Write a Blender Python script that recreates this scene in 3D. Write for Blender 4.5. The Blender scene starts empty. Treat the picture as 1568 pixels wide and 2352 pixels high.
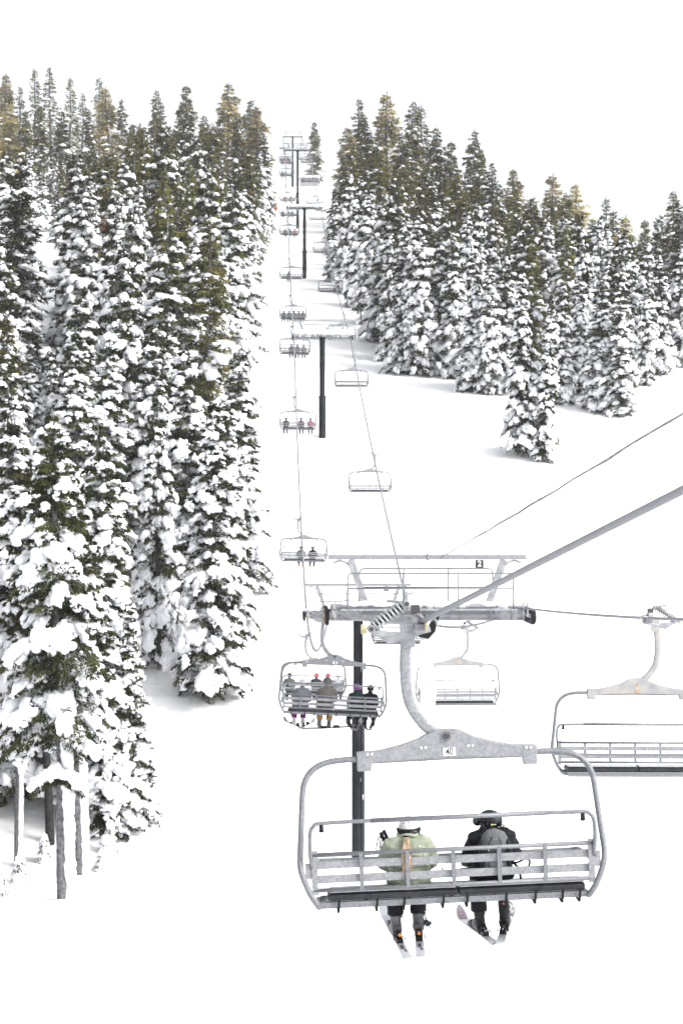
import bpy, math, random
import numpy as np
from mathutils import Vector, Matrix, Euler, noise
R = math.radians
SC = bpy.context.scene
COL = SC.collection
# ------------------------------------------------------------------ camera, sky, sun
cam_d = bpy.data.cameras.new('camera'); cam = bpy.data.objects.new('camera', cam_d); COL.objects.link(cam)
F = 3940.0                                  # focal length in 1568 x 2352 picture units
cam_d.sensor_fit = 'VERTICAL'; cam_d.sensor_height = 36.0; cam_d.lens = F/2352*36
cam_d.clip_start = 0.3; cam_d.clip_end = 3000
cam.location = (0, 0, 0); cam.rotation_euler = (R(90), 0, 0)
cam_d.dof.use_dof = True; cam_d.dof.focus_distance = 17.0; cam_d.dof.aperture_fstop = 7.0
SC.camera = cam
SUN_EL, SUN_ROT = 38, 60                     # soft light from the right, behind the camera
w = bpy.data.worlds.new('World'); SC.world = w; w.use_nodes = True
nt = w.node_tree; bg = nt.nodes['Background']
sky = nt.nodes.new('ShaderNodeTexSky'); sky.sky_type = 'NISHITA'; sky.sun_disc = False
sky.sun_elevation = R(SUN_EL); sky.sun_rotation = R(180-SUN_ROT)
sky.dust_density = 4.0; sky.air_density = 1.0; sky.ozone_density = 1.0
hs = nt.nodes.new('ShaderNodeHueSaturation'); hs.inputs['Saturation'].default_value = 0.15; hs.inputs['Value'].default_value = 1.25
nt.links.new(sky.outputs[0], hs.inputs['Color']); nt.links.new(hs.outputs[0], bg.inputs['Color'])
bg.inputs['Strength'].default_value = 0.15
sun_d = bpy.data.lights.new('sun', 'SUN'); sun_d.energy = 1.5; sun_d.angle = R(14); sun_d.color = (1, .975, .94)
sun = bpy.data.objects.new('sun', sun_d); COL.objects.link(sun)
# direction from which light comes: azimuth SUN_ROT to the right of straight behind the camera
ce = math.cos(R(SUN_EL))
sdir = Vector((math.sin(R(SUN_ROT))*ce, -math.cos(R(SUN_ROT))*ce, math.sin(R(SUN_EL))))
sun.rotation_euler = sdir.to_track_quat('Z', 'Y').to_euler()
SC.view_settings.view_transform = 'Standard'; SC.view_settings.look = 'None'
SC.view_settings.exposure = 0.9; SC.view_settings.gamma = 1
SC.cycles.max_bounces = 5; SC.cycles.diffuse_bounces = 3; SC.cycles.glossy_bounces = 2

# ------------------------------------------------------------------ materials
def mat(name, col, rough=.6, metal=0, var=None, vscale=5, bump=0, bscale=40, rnd=0, spec=.5, voro=False, detail=4):
    """principled material; var = second colour mixed by noise; rnd = per-object brightness spread"""
    m = bpy.data.materials.new(name); m.use_nodes = True; t = m.node_tree; b = t.nodes['Principled BSDF']
    b.inputs['Base Color'].default_value = (*col, 1); b.inputs['Roughness'].default_value = rough
    b.inputs['Metallic'].default_value = metal; b.inputs['Specular IOR Level'].default_value = spec
    tc = t.nodes.new('ShaderNodeTexCoord'); out = None
    if var:
        if voro:
            n = t.nodes.new('ShaderNodeTexVoronoi'); n.inputs['Scale'].default_value = vscale
            dn = t.nodes.new('ShaderNodeTexNoise'); dn.inputs['Scale'].default_value = 26; dn.inputs['Detail'].default_value = 3; t.links.new(tc.outputs['Object'], dn.inputs['Vector'])
            va = t.nodes.new('ShaderNodeVectorMath'); va.operation = 'SCALE'; va.inputs[3].default_value = .07; t.links.new(dn.outputs[1], va.inputs[0]); vb = t.nodes.new('ShaderNodeVectorMath'); vb.operation = 'ADD'; t.links.new(tc.outputs['Object'], vb.inputs[0]); t.links.new(va.outputs[0], vb.inputs[1]); t.links.new(vb.outputs[0], n.inputs['Vector'])
            sep = t.nodes.new('ShaderNodeSeparateColor'); t.links.new(n.outputs['Color'], sep.inputs[0]); fac = sep.outputs[0]
        else:
            n = t.nodes.new('ShaderNodeTexNoise'); n.inputs['Scale'].default_value = vscale; n.inputs['Detail'].default_value = detail
            t.links.new(tc.outputs['Object'], n.inputs['Vector'])
            rr = t.nodes.new('ShaderNodeMapRange'); rr.inputs[1].default_value = .38; rr.inputs[2].default_value = .62
            t.links.new(n.outputs[0], rr.inputs[0]); fac = rr.outputs[0]
        mx = t.nodes.new('ShaderNodeMix'); mx.data_type = 'RGBA'
        mx.inputs[6].default_value = (*col, 1); mx.inputs[7].default_value = (*var, 1)
        t.links.new(fac, mx.inputs[0]); out = mx.outputs[2]
        if rnd:
            oi = t.nodes.new('ShaderNodeObjectInfo'); h = t.nodes.new('ShaderNodeHueSaturation')
            r1 = t.nodes.new('ShaderNodeMapRange'); r1.inputs[3].default_value = 1-rnd; r1.inputs[4].default_value = 1+rnd
            r2 = t.nodes.new('ShaderNodeMapRange'); r2.inputs[3].default_value = .5-rnd*.05; r2.inputs[4].default_value = .5+rnd*.05
            t.links.new(oi.outputs['Random'], r1.inputs[0]); t.links.new(oi.outputs['Random'], r2.inputs[0])
            t.links.new(r1.outputs[0], h.inputs['Value']); t.links.new(r2.outputs[0], h.inputs['Hue'])
            t.links.new(out, h.inputs['Color']); out = h.outputs[0]
        t.links.new(out, b.inputs['Base Color'])
    if bump:
        n2 = t.nodes.new('ShaderNodeTexNoise'); n2.inputs['Scale'].default_value = bscale; n2.inputs['Detail'].default_value = 5
        t.links.new(tc.outputs['Object'], n2.inputs['Vector'])
        bp = t.nodes.new('ShaderNodeBump'); bp.inputs['Strength'].default_value = min(bump, 1); bp.inputs['Distance'].default_value = .3/bscale*2
        t.links.new(n2.outputs[0], bp.inputs['Height']); t.links.new(bp.outputs[0], b.inputs['Normal'])
    return m
M = {}
M['snow'] = mat('snow', (.90, .905, .915), .65, bump=.4, bscale=1.6, spec=.2)
M['tree_snow'] = mat('tree_snow', (.82, .83, .86), .7, bump=.6, bscale=6, spec=.1)
M['needles_dark'] = mat('needles_dark', (.014, .018, .009), .8, var=(.068, .070, .026), vscale=1.4, rnd=.35, spec=.1)
M['needles_green'] = mat('needles_green', (.034, .042, .013), .8, var=(.17, .150, .055), vscale=1.0, rnd=.3, spec=.1)
M['needles_gold'] = mat('needles_gold', (.20, .195, .08), .8, var=(.52, .44, .23), vscale=.5, rnd=.25, spec=.1)
M['needles_mid'] = mat('needles_mid', (.014, .020, .009), .8, var=(.066, .068, .022), vscale=1.2, rnd=.2, spec=.1)
M['rust_needles'] = mat('rust_needles', (.30, .10, .045), .8, var=(.16, .05, .03), vscale=3, spec=.1)
M['bark'] = mat('bark', (.18, .18, .19), .9, var=(.08, .08, .086), vscale=6, bump=.8, bscale=14, spec=.1)
M['bark_dark'] = mat('bark_dark', (.018, .017, .018), .9, var=(.045, .042, .042), vscale=6, bump=.8, bscale=14, spec=.1)
M['galv'] = mat('galvanised_steel', (.17, .175, .19), .5, .2, var=(.25, .255, .27), vscale=42, voro=True, bump=.2, bscale=60)
M['galv_rail'] = mat('galvanised_rail', (.115, .12, .132), .5, .2, var=(.18, .185, .20), vscale=60, bump=.25, bscale=90)
M['galv_stain'] = mat('stained_steel', (.22, .225, .235), .55, .2, var=(.28, .272, .26), vscale=6, bump=.2, bscale=60)
M['pale_steel'] = mat('pale_steel', (.20, .205, .22), .5, .2, var=(.31, .315, .33), vscale=7, bump=.2, bscale=30)
M['rope'] = mat('wire_rope', (.20, .21, .23), .6, .1, bump=.1, bscale=80)
M['cable'] = mat('comm_cable', (.10, .10, .11), .7, var=(.20, .20, .21), vscale=3)
M['mast'] = mat('mast_paint', (.007, .009, .012), .55, var=(.014, .016, .020), vscale=1.5, bump=.2, bscale=12, spec=.18)
M['black'] = mat('black_rubber', (.006, .0065, .008), .6, bump=.2, bscale=60, spec=.2)
M['cushion'] = mat('black_vinyl', (.012, .013, .016), .5, var=(.022, .023, .027), vscale=12, bump=.35, bscale=25, spec=.25)
M['frost'] = mat('frost', (.34, .35, .37), .7, var=(.48, .49, .51), vscale=14)  # pale seat-top colour: vinyl sheen painted in, also used for snow
M['rust'] = mat('rust', (.28, .20, .13), .8, var=(.34, .30, .25), vscale=14)
M['white'] = mat('white_paint', (.80, .80, .80), .5)
M['ink'] = mat('ink', (.02, .02, .02), .6)
M['yellow'] = mat('yellow_nylon', (.30, .26, .15), .5, var=(.40, .36, .25), vscale=20)
M['brown'] = mat('worn_liner', (.16, .10, .06), .7)
M['bolt'] = mat('bolt_steel', (.06, .06, .065), .45, .5)
def strands(m, scale):
    t = m.node_tree; b = t.nodes['Principled BSDF']; tc = t.nodes.new('ShaderNodeUVMap')
    wv = t.nodes.new('ShaderNodeTexWave'); wv.bands_direction = 'DIAGONAL'; wv.inputs['Scale'].default_value = scale
    t.links.new(tc.outputs[0], wv.inputs['Vector'])
    mx = t.nodes.new('ShaderNodeMix'); mx.data_type = 'RGBA'; mx.inputs[6].default_value = (.085, .09, .105, 1); mx.inputs[7].default_value = (.28, .285, .305, 1)
    t.links.new(wv.outputs[1], mx.inputs[0]); t.links.new(mx.outputs[2], b.inputs['Base Color'])
    bp = t.nodes.new('ShaderNodeBump'); bp.inputs['Strength'].default_value = .8; bp.inputs['Distance'].default_value = .004
    t.links.new(wv.outputs[1], bp.inputs['Height']); t.links.new(bp.outputs[0], b.inputs['Normal'])
strands(M['rope'], 1.0)

# ------------------------------------------------------------------ mesh helpers
def catmull(pts, n=6):
    P = [Vector(p) for p in pts]; out = []
    Q = [P[0]*2-P[1]] + P + [P[-1]*2-P[-2]]
    for i in range(1, len(Q)-2):
        for k in range(n):
            t = k/n; a, b, c, d = Q[i-1], Q[i], Q[i+1], Q[i+2]
            out.append(.5*((2*b)+(c-a)*t+(2*a-5*b+4*c-d)*t*t+(3*b-a-3*c+d)*t**3))
    out.append(P[-1]); return out
def ico(sub):
    import bmesh
    b = bmesh.new(); bmesh.ops.create_icosphere(b, subdivisions=sub, radius=1)
    V = np.array([v.co[:] for v in b.verts]); T = np.array([[v.index for v in f.verts] for f in b.faces]); b.free()
    return V, T
ICO = {k: ico(k) for k in (1, 2, 3, 4)}
class MB:
    def __init__(s): s.v = []; s.f = []; s.uv = {}
    def add(s, V, Fs):
        o = len(s.v); s.v += [tuple(p) for p in V]; s.f += [tuple(o+i for i in f) for f in Fs]
    def box(s, c, size, rot=None):
        x, y, z = [k/2 for k in size]
        P = [Vector(p) for p in ((-x,-y,-z),(x,-y,-z),(x,y,-z),(-x,y,-z),(-x,-y,z),(x,-y,z),(x,y,z),(-x,y,z))]
        if rot is not None:
            m = Euler(rot).to_matrix(); P = [m@p for p in P]
        s.add([p+Vector(c) for p in P], [(3,2,1,0),(4,5,6,7),(0,1,5,4),(1,2,6,5),(2,3,7,6),(3,0,4,7)]); return s
    def bar(s, a, b, wd, dp, up=(0,1,0)):
        """rectangular bar from a to b; wd across, dp along up"""
        a, b = Vector(a), Vector(b); d = (b-a).normalized(); u = Vector(up); u = (u-d*u.dot(d)).normalized(); sd = d.cross(u)
        P = [q+sd*wd/2*i+u*dp/2*j for q in (a, b) for i, j in ((-1,-1),(1,-1),(1,1),(-1,1))]
        s.add(P, [(0,1,2,3),(7,6,5,4),(0,4,5,1),(1,5,6,2),(2,6,7,3),(3,7,4,0)]); return s
    def tube(s, path, r, n=10, cap=True, flat=None):
        """r number or list; flat=(a,b) elliptical factors"""
        P = [Vector(p) for p in path]; k = len(P); rr = r if isinstance(r, (list, tuple)) else [r]*k
        V = []; u = None
        for i, p in enumerate(P):
            d = (P[min(i+1,k-1)]-P[max(i-1,0)]).normalized()
            if u is None:
                u = Vector((0,1,0)) if abs(d.y) < .9 else Vector((1,0,0))
            u = (u-d*u.dot(d)).normalized(); q = d.cross(u); fa, fb = flat or (1,1)
            for j in range(n):
                a = 2*math.pi*j/n; V.append(p+(u*math.cos(a)*fa+q*math.sin(a)*fb)*rr[i])
        Fs = [(i*n+j, i*n+(j+1)%n, (i+1)*n+(j+1)%n, (i+1)*n+j) for i in range(k-1) for j in range(n)]
        if cap: Fs += [tuple(reversed(range(n))), tuple((k-1)*n+j for j in range(n))]
        s.add(V, Fs); return s
    def cyl(s, a, b, r, n=16, r2=None): return s.tube([a, b], [r, r if r2 is None else r2], n)
    def ball(s, c, rad, sub=2, rot=None, lump=0, seed=0):
        V, T = ICO[sub]; V = V.copy()
        if lump:
            rs = np.random.RandomState(seed); 
            for q in range(4):
                k = rs.normal(size=3)*2.2; V = V*(1+lump*np.sin(V@k+rs.rand()*6)[:,None]/1.5)
        V = V*np.array(rad if hasattr(rad, '__len__') else (rad,)*3)
        if rot is not None: V = V@np.array(Euler(rot).to_matrix()).T
        s.add(V+np.array(c), T); return s
    def prism(s, poly, y0, y1, n=None):
        """polygon in x-z extruded along y"""
        k = len(poly); V = [(x, y0, z) for x, z in poly]+[(x, y1, z) for x, z in poly]
        s.add(V, [tuple(range(k)), tuple(reversed(range(k, 2*k)))]+[(i+k, (i+1)%k+k, (i+1)%k, i) for i in range(k)]); return s
    def build(s, name, m, parent=None, smooth=True, bevel=0):
        me = bpy.data.meshes.new(name); me.from_pydata([tuple(map(float, p)) for p in s.v], [], [tuple(int(i) for i in f) for f in s.f])
        me.materials.append(m)
        if smooth:
            me.polygons.foreach_set('use_smooth', [True]*len(me.polygons))
            if smooth == True: me.set_sharp_from_angle(angle=R(38))
        o = bpy.data.objects.new(name, me); COL.objects.link(o)
        if parent: o.parent = parent
        if bevel:
            bv = o.modifiers.new('bevel', 'BEVEL'); bv.width = bevel; bv.segments = 2; bv.limit_method = 'ANGLE'
        return o
def np_mesh(name, V, T, m, smooth=False):
    me = bpy.data.meshes.new(name); n = len(T)
    me.vertices.add(len(V)); me.vertices.foreach_set('co', np.asarray(V, dtype=np.float32).ravel())
    me.loops.add(n*3); me.loops.foreach_set('vertex_index', np.asarray(T, dtype=np.int32).ravel())
    me.polygons.add(n); me.polygons.foreach_set('loop_start', np.arange(0, 3*n, 3, dtype=np.int32))
    me.polygons.foreach_set('use_smooth', np.full(n, smooth)); me.materials.append(m); me.update(calc_edges=True); return me
def tag(o, label=None, cat=None, group=None, kind=None):
    if label: o['label'] = label
    if cat: o['category'] = cat
    if group: o['group'] = group
    if kind: o['kind'] = kind
    return o
def empty(name, label=None, cat=None, group=None, mtx=None):
    o = bpy.data.objects.new(name, None); COL.objects.link(o); o.empty_display_size = .3
    if mtx is not None: o.matrix_world = mtx
    return tag(o, label, cat, group)
def kids(o): return KIDS.get(o.name, [])
def copy_tree(o, parent=None):
    c = o.copy(); COL.objects.link(c)
    if parent: c.parent = parent
    for ch in o.children: copy_tree(ch, c)
    return c
def text(name, s, size, m, parent, mtx, ext=.001):
    cu = bpy.data.curves.new(name, 'FONT'); cu.body = s; cu.size = size; cu.align_x = 'CENTER'; cu.align_y = 'CENTER'; cu.extrude = ext; cu.offset = size*.016
    t = bpy.data.objects.new('tmp', cu); COL.objects.link(t); dg = bpy.context.evaluated_depsgraph_get()
    me = bpy.data.meshes.new_from_object(t.evaluated_get(dg)); bpy.data.objects.remove(t); me.name = name
    me.materials.clear(); me.materials.append(m)
    o = bpy.data.objects.new(name, me); COL.objects.link(o)
    if parent: o.parent = parent
    o.matrix_local = mtx; return o
TXT = Euler((R(90), 0, 0)).to_matrix().to_4x4()          # text that faces -y

# ------------------------------------------------------------------ terrain
PY = [-80, -20, 0, 43, 67, 82, 100, 149, 190, 251, 342, 464, 500, 540, 700, 900]
PH = [-11, -11, -11.5, -14.2, -15.6, -17.2, -11.2, 6.65, 18.0, 34.2, 56.5, 88.0, 95.0, 96.0, 70, 40]
def prof(y):
    # smooth interpolation
    return float(np.interp(y, GY, GH))
_y = np.arange(-100, 920, 2.0); _h = np.interp(_y, PY, PH); _k = np.hanning(9); _k /= _k.sum()
GY = _y; GH = np.convolve(np.pad(_h, 4, mode='edge'), _k, mode='valid')
def sst(t): t = max(0, min(1, t)); return t*t*(3-2*t)
def ground(x, y):
    h = prof(y); c = -.5848/16*y+3.8
    dx = x-c
    if dx > 8: h -= sst((dx-8)/70)*max(0, y-175)*.17
    if dx < -6: h += .13*(min(-dx, 70)-6)*sst((y-60)/120)
    h += .5*noise.noise(Vector((x*.05, y*.05, 3)))*sst((abs(dx)-6)/15)*1.6
    return h
def hit(X, Y):
    """world point where the picture ray through (X, Y) meets the ground"""
    y = 30.0
    while y < 620:
        if ground((X-784)/F*y, y) >= (1176-Y)/F*y:
            return Vector(((X-784)/F*y, y, ground((X-784)/F*y, y)))
        y += .5
    return None
def make_ground():
    xs = np.concatenate([np.arange(-345, -120, 15), np.arange(-120, 120, 2.0), np.arange(120, 346, 15)]); ys = np.concatenate([np.arange(-78, 540, 2.0), np.arange(540, 761, 12)])
    nx, ny = len(xs), len(ys); V = []
    for y in ys:
        for x in xs: V.append((x, y, ground(x, y)+.13*noise.noise(Vector((x*.35, y*.35, 0)))+.05*noise.noise(Vector((x*.9, y*.2, 7)))*(1 if 170 < y < 420 else .4)))
    Fs = [(j*nx+i, j*nx+i+1, (j+1)*nx+i+1, (j+1)*nx+i) for j in range(ny-1) for i in range(nx-1)]
    b = MB(); b.v = V; b.f = Fs; o = b.build('snow_slope', M['snow'], smooth='all'); tag(o, kind='structure')
    # deep smooth bump for windblown and skied surface is in the mesh noise
    return o
make_ground()

# ------------------------------------------------------------------ trees
def tree_meshes(seed, H, Rm, z0, leaf, nleaf, lvl, nb, snowp, sub, nmat, lsz=1.0, top_snow=.35, trunk_r=.2, bark='bark', stubs=0, plaster=False, rust=0, shape=.6):
    rs = np.random.RandomState(seed); LV = []; SV = []; ST = []; so = 0
    z = z0; V0, T0 = ICO[sub]; ph = rs.rand()*6; BR = MB()
    gaps = rs.rand(3)
    while z < H-.25:
        t = (z-z0)/(H-z0); Rl = (Rm*(1-t)**shape*(.78+.28*math.sin(t*23+ph)*rs.rand()+.3*rs.rand()))*min(1, .55+t*6)+.10
        for b in range(nb if t < .85 else max(3, nb-2)):
            a = rs.rand()*2*math.pi; L = Rl*rs.uniform(.62, 1.15)
            if rs.rand() < .08: L *= 1.25
            out = np.array([math.cos(a), math.sin(a), 0]); sd = np.array([-out[1], out[0], 0])
            up = (.35*t-.05)+rs.uniform(-.08, .12); dr = rs.uniform(.35, .75)*(1-.55*t)
            zz = z+rs.uniform(-.2, .2)
            axis = lambda s: out*(L*s)[:,None]+np.array([0,0,1])*((up*s-dr*s*s)*L)[:,None]+np.array([0,0,zz])
            n = max(6, int(nleaf*(.35+L/Rm)))
            s = rs.beta(1.6, 1.1, n)*.92+.1; wdt = .36*L*np.sin(np.pi*np.clip(s, 0, 1)**.8)+.08
            u = rs.uniform(-1, 1, n); P = axis(s)+sd*(u*wdt)[:,None]
            P[:,2] -= np.abs(u)*wdt*.45+rs.uniform(0, .16, n)*leaf/.25
            D = out*.55+sd*(np.sign(u)*(.35+.5*np.abs(u)))[:,None]+rs.normal(size=(n,3))*.33+np.array([0,0,-.38]); D /= np.linalg.norm(D,axis=1)[:,None]
            S = np.cross(D, rs.normal(size=(n,3))*.7+np.array([0,0,1])); S /= np.linalg.norm(S,axis=1)[:,None]+1e-6
            l = leaf*rs.uniform(.6, 1.35, n)*(.55+.45*min(1, L/1.2)); wl = l*rs.uniform(.16, .28, n)
            LV.append(np.stack([P-S*wl[:,None], P+S*wl[:,None], P+D*l[:,None]], 1))
            if L > .5 and rs.rand() < .5: BR.tube([np.array([0,0,zz]), axis(np.array([.5]))[0], axis(np.array([.9]))[0]], [.03, .018, .006], 4, cap=False)
            p = snowp*(1-(1-top_snow)*t**1.1)
            k = rs.rand()
            if k < p and L > .35:
                for q in range(1+(rs.rand() < .8)+(rs.rand() < .6 and L > .8)+(rs.rand() < .5 and L > 1.2)+(rs.rand() < .5 and L > 1.6)):
                    s1 = np.array([rs.uniform(.38, .98)]); c = axis(s1)[0]+sd*rs.uniform(-.25, .25)*L*.5
                    sl = up-2*dr*s1[0]
                    ra = min(.55, .13+.19*L)*rs.uniform(.35, 1.15)*lsz; rb = ra*rs.uniform(.6, 1.05); rc = ra*rs.uniform(.5, .85)
                    V = V0.copy(); 
                    for _ in range(4): V = V*(1+.17*np.sin(V@(rs.normal(size=3)*2.6)+rs.rand()*6))[:,None]
                    if sub > 1: V = V*(1+.06*np.sin(V@(rs.normal(size=3)*7)+rs.rand()*6)+.06*np.sin(V@(rs.normal(size=3)*7)+rs.rand()*6))[:,None]
                    V[:,2] = np.where(V[:,2] < 0, V[:,2]*.5, V[:,2]); V[:,2] -= .35*V[:,0]**2*(V[:,0] > 0)
                    tx = out+np.array([0,0,sl]); tx /= np.linalg.norm(tx); nz = np.cross(tx, sd); nz *= np.sign(nz[2]+1e-9)
                    W = V[:,:1]*ra*tx+V[:,1:2]*rb*sd+V[:,2:]*rc*nz+c+nz*rc*.45
                    SV.append(W); ST.append(T0+so); so += len(W)
                    for _ in range(3 if sub > 1 else 1):      # small tufts at the rim of the pad
                        V1, T1 = ICO[1 if sub < 3 else 2]; a1 = rs.rand()*6.28; r1 = ra*rs.uniform(.22, .45)
                        W = V1*(1+.2*np.sin(V1@(rs.normal(size=3)*3)))[:,None]*r1*np.array([1,1,.75])+c+tx*math.cos(a1)*ra*1.0+sd*math.sin(a1)*rb*1.0-np.array([0,0,.10*ra+rs.rand()*.1]); SV.append(W); ST.append(T1+so); so += len(W)
        z += lvl*rs.uniform(.75, 1.25)*(1-.35*t)
    LVa = np.concatenate(LV).reshape(-1, 3); LT = np.arange(len(LVa)).reshape(-1, 3)
    crown = np_mesh('crown', LVa, LT, M[nmat])
    if rust:
        crown.materials.append(M['rust_needles']); C = LVa.reshape(-1,3,3).mean(1)
        a0 = rs.uniform(-2.6, -.6); ctr = np.array([math.cos(a0)*Rm*.6, math.sin(a0)*Rm*.6, z0+(H-z0)*rs.uniform(.45, .75)])
        idx = (np.linalg.norm((C-ctr)/np.array([1, 1, 1.6]), axis=1) < rust).astype(np.int32); crown.polygons.foreach_set('material_index', idx)
    snow = np_mesh('snow_load', np.concatenate(SV), np.concatenate(ST), M['tree_snow'], True) if SV else None
    tb = MB(); pts = [(.05*math.sin(i*1.3+seed), .05*math.cos(i+seed), -1.2+(H+1.2)*i/9) for i in range(10)]
    tb.tube(pts, [trunk_r*(1-.93*i/9)**.8+.012 for i in range(10)], 9)
    for i in range(stubs):
        a = rs.rand()*6.28; zz = rs.uniform(2, z0+2); l = rs.uniform(.4, 1.8); q = [(math.cos(a)*l*k, math.sin(a)*l*k, zz-l*.12*k*k+.1*math.sin(3*k)*l) for k in (0, .4, .7, 1)]
        tb.tube(q, [.028, .02, .014, .006], 5)
    tb.v += [(p[0], p[1], p[2]) for p in BR.v]; o0 = len(tb.v)-len(BR.v); tb.f += [tuple(i+o0 for i in f) for f in BR.f]
    o = tb.build('trunk', M[bark], smooth='all'); trunk = o.data; bpy.data.objects.remove(o)
    pl = None
    if plaster:      # wind-driven snow stuck along one side of the stem
        pb = MB(); zc = 0
        while zc < z0+3:
            pb.ball((trunk_r*.85, -trunk_r*.35+rs.uniform(-.03,.03), zc), (trunk_r*rs.uniform(.72,.88), trunk_r*rs.uniform(.8,1), rs.uniform(.35,.6)), 2, lump=.08, seed=int(zc*9)+seed); zc += rs.uniform(.12, .3)
        pb.ball((.15,-.45,-.02), (1.1,.7,.30), 2, lump=.1, seed=seed)
        o = pb.build('snow_plaster', M['tree_snow'], smooth='all'); pl = o.data; bpy.data.objects.remove(o)
    return dict(H=H, R=Rm, crown=crown, snow=snow, trunk=trunk, plaster=pl)
TREES = {}
def far(key, seed, H, Rm, sp, nmat, **k):
    TREES[key] = tree_meshes(seed, H, Rm, k.pop('z0', 1.0), .34, k.pop('nleaf', 30), .46, k.pop('nb', 6), sp, k.pop('sub', 1), nmat, lsz=k.pop('lsz', 1.05), **k)
for i in range(4): far('snowy%d' % i, 10+i, 20+i, 2.5+.2*i, .95, 'needles_dark', sub=2, nleaf=50, lsz=1.08, top_snow=.5, rust=(0, .5, 0, 0)[i])
for i in range(4): far('mixed%d' % i, 20+i, 20+i, 2.3+.2*i, .64, ('needles_green', 'needles_dark')[i % 2], nleaf=42, top_snow=.12, rust=(0, 0, .8, 0)[i])
for i in range(4): far('green%d' % i, 30+i, 20+i, 2.1+.15*i, .20, 'needles_green', nleaf=40, top_snow=.3)
for i in range(2): far('gold%d' % i, 40+i, 20+i, 2.0, .06, 'needles_gold', nleaf=40, top_snow=.3)
for i in range(2): far('sparse%d' % i, 50+i, 20+i, 1.5, .08, 'needles_green', nb=3, nleaf=26, z0=3.0, top_snow=.3)
def near(key, seed, H, Rm, z0, sp, nmat, **k):
    TREES[key] = tree_meshes(seed, H, Rm, z0, .19, 175, .40, 7, sp, 3, nmat, lsz=1.0, **k)
near('near0', 60, 21, 2.7, 7.3, .68, 'needles_mid', top_snow=.45, trunk_r=.36, stubs=16, plaster=True)
near('near1', 61, 18, 2.2, 1.0, .88, 'needles_dark', top_snow=.7)
near('near2', 62, 18, 2.2, 1.4, .82, 'needles_dark', top_snow=.6)
near('near3', 63, 18, 1.8, .8, .85, 'needles_dark', top_snow=.8, stubs=5)
near('near4', 64, 20, 2.0, 8.0, .7, 'needles_dark', top_snow=.45, trunk_r=.24, bark='bark_dark', stubs=12)
near('near5', 65, 20, 2.0, 7.0, .7, 'needles_dark', top_snow=.45, trunk_r=.30, stubs=20, plaster=True)

used = []
def place_tree(key, x, y, height, label, group, wide=1.0, rz=None, name='conifer'):
    t = TREES[key]; z = ground(x, y); s = height/t['H']
    rz = random.uniform(0, 6.28) if rz is None else rz
    m = Matrix.Translation((x, y, z-.15)) @ Matrix.Rotation(R(random.gauss(0, 1.3)), 4, 'Y') @ Matrix.Rotation(rz, 4, 'Z') @ Matrix.Diagonal((s*wide, s*wide, s, 1))
    e = empty(name, label, 'tree', group, m)
    for nm, me in (('trunk', t['trunk']), ('crown', t['crown']), ('snow_load', t['snow']), ('snow_plaster', t['plaster'])):
        if me is None: continue
        o = bpy.data.objects.new(nm, me); COL.objects.link(o); o.parent = e
    used.append((x, y)); return e
def scr(x, y, z): return 784+x/y*F, 1176-z/y*F
random.seed(5)
def tree_top(key, X, Ytop, y, label, group=None, wide=1.0, rz=None):
    """tree whose stem stands at depth y under picture column X and whose tip reaches Ytop"""
    x = (X-784)/F*y; H = (1176-Ytop)/F*y-ground(x, y); return place_tree(key, x, y, H, label, group, wide, rz)

# foreground group, lower left
def tree_base(key, X, Y, H, label, wide=1.0, rz=None, group=None):
    p = hit(X, Y); return place_tree(key, p.x, p.y, H, label, group, wide, rz)
tree_base('near0', 150, 2068, 20.5, 'tallest front conifer, thick grey stem white with snow down its right side', .9, 0.0)
tree_base('near5', 186, 2012, 19, 'conifer whose snow-striped stem stands just right of the thickest front stem', .95, 0.15)
tree_base('near5', 40, 1992, 17, 'slim pale stemmed conifer nearest the lower left corner', .62, 0.1)
tree_base('near4', 116, 1945, 19, 'conifer with a nearly black stem between the front grey stems', 1.0, 2.0)
tree_base('near1', 300, 1915, 11.5, 'snow-heavy conifer at the lower right corner of the near left grove', .9, 1)
tree_base('near3', 250, 1925, 15, 'snow-draped conifer right behind the striped front stems', 1.1, 2)
tree_base('near2', 215, 1880, 19, 'tall dark conifer filling the gap behind the front grey stems', 1.1, 4)
tree_base('near3', 325, 1905, 6.0, 'small snow-plastered young conifer beside the near left grove', 1.5, 3)
tree_base('near2', 5, 1850, 20, 'dark conifer cut by the left picture edge behind the slim pale stem', 1.1, 3)
tree_base('near1', 62, 1820, 18, 'snowy conifer behind the slim pale stem in the near left grove', 1.1, 5)
tree_base('near1', 486, 1618, 18, 'snowy conifer with a short bare dark stem at the piste edge on the left', .98, 2)
tree_base('near2', 365, 1545, 17.5, 'narrow snowy conifer standing in the small clearing left of the piste', .72, 5)
tree_base('near3', 535, 1520, 16, 'heavily snow-clad conifer leaning over the piste on the left side', 1.0, 1)
tree_base('near1', 250, 1420, 18, 'snowy conifer behind the shaded clearing left of the piste', 1.1, 3)
tree_base('near2', 440, 1420, 18, 'snowy conifer between the clearing and the left piste edge', 1.1, 1)
tree_base('near3', 180, 1500, 20, 'snowy conifer right behind the front grove, second row', 1.1, 4)
tree_base('near1', 540, 1380, 17, 'snow-clad conifer second up the left piste edge', 1.1, 4)
tree_base('near2', 340, 1390, 18, 'snowy conifer third row behind the left clearing', 1.1, 4)
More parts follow.
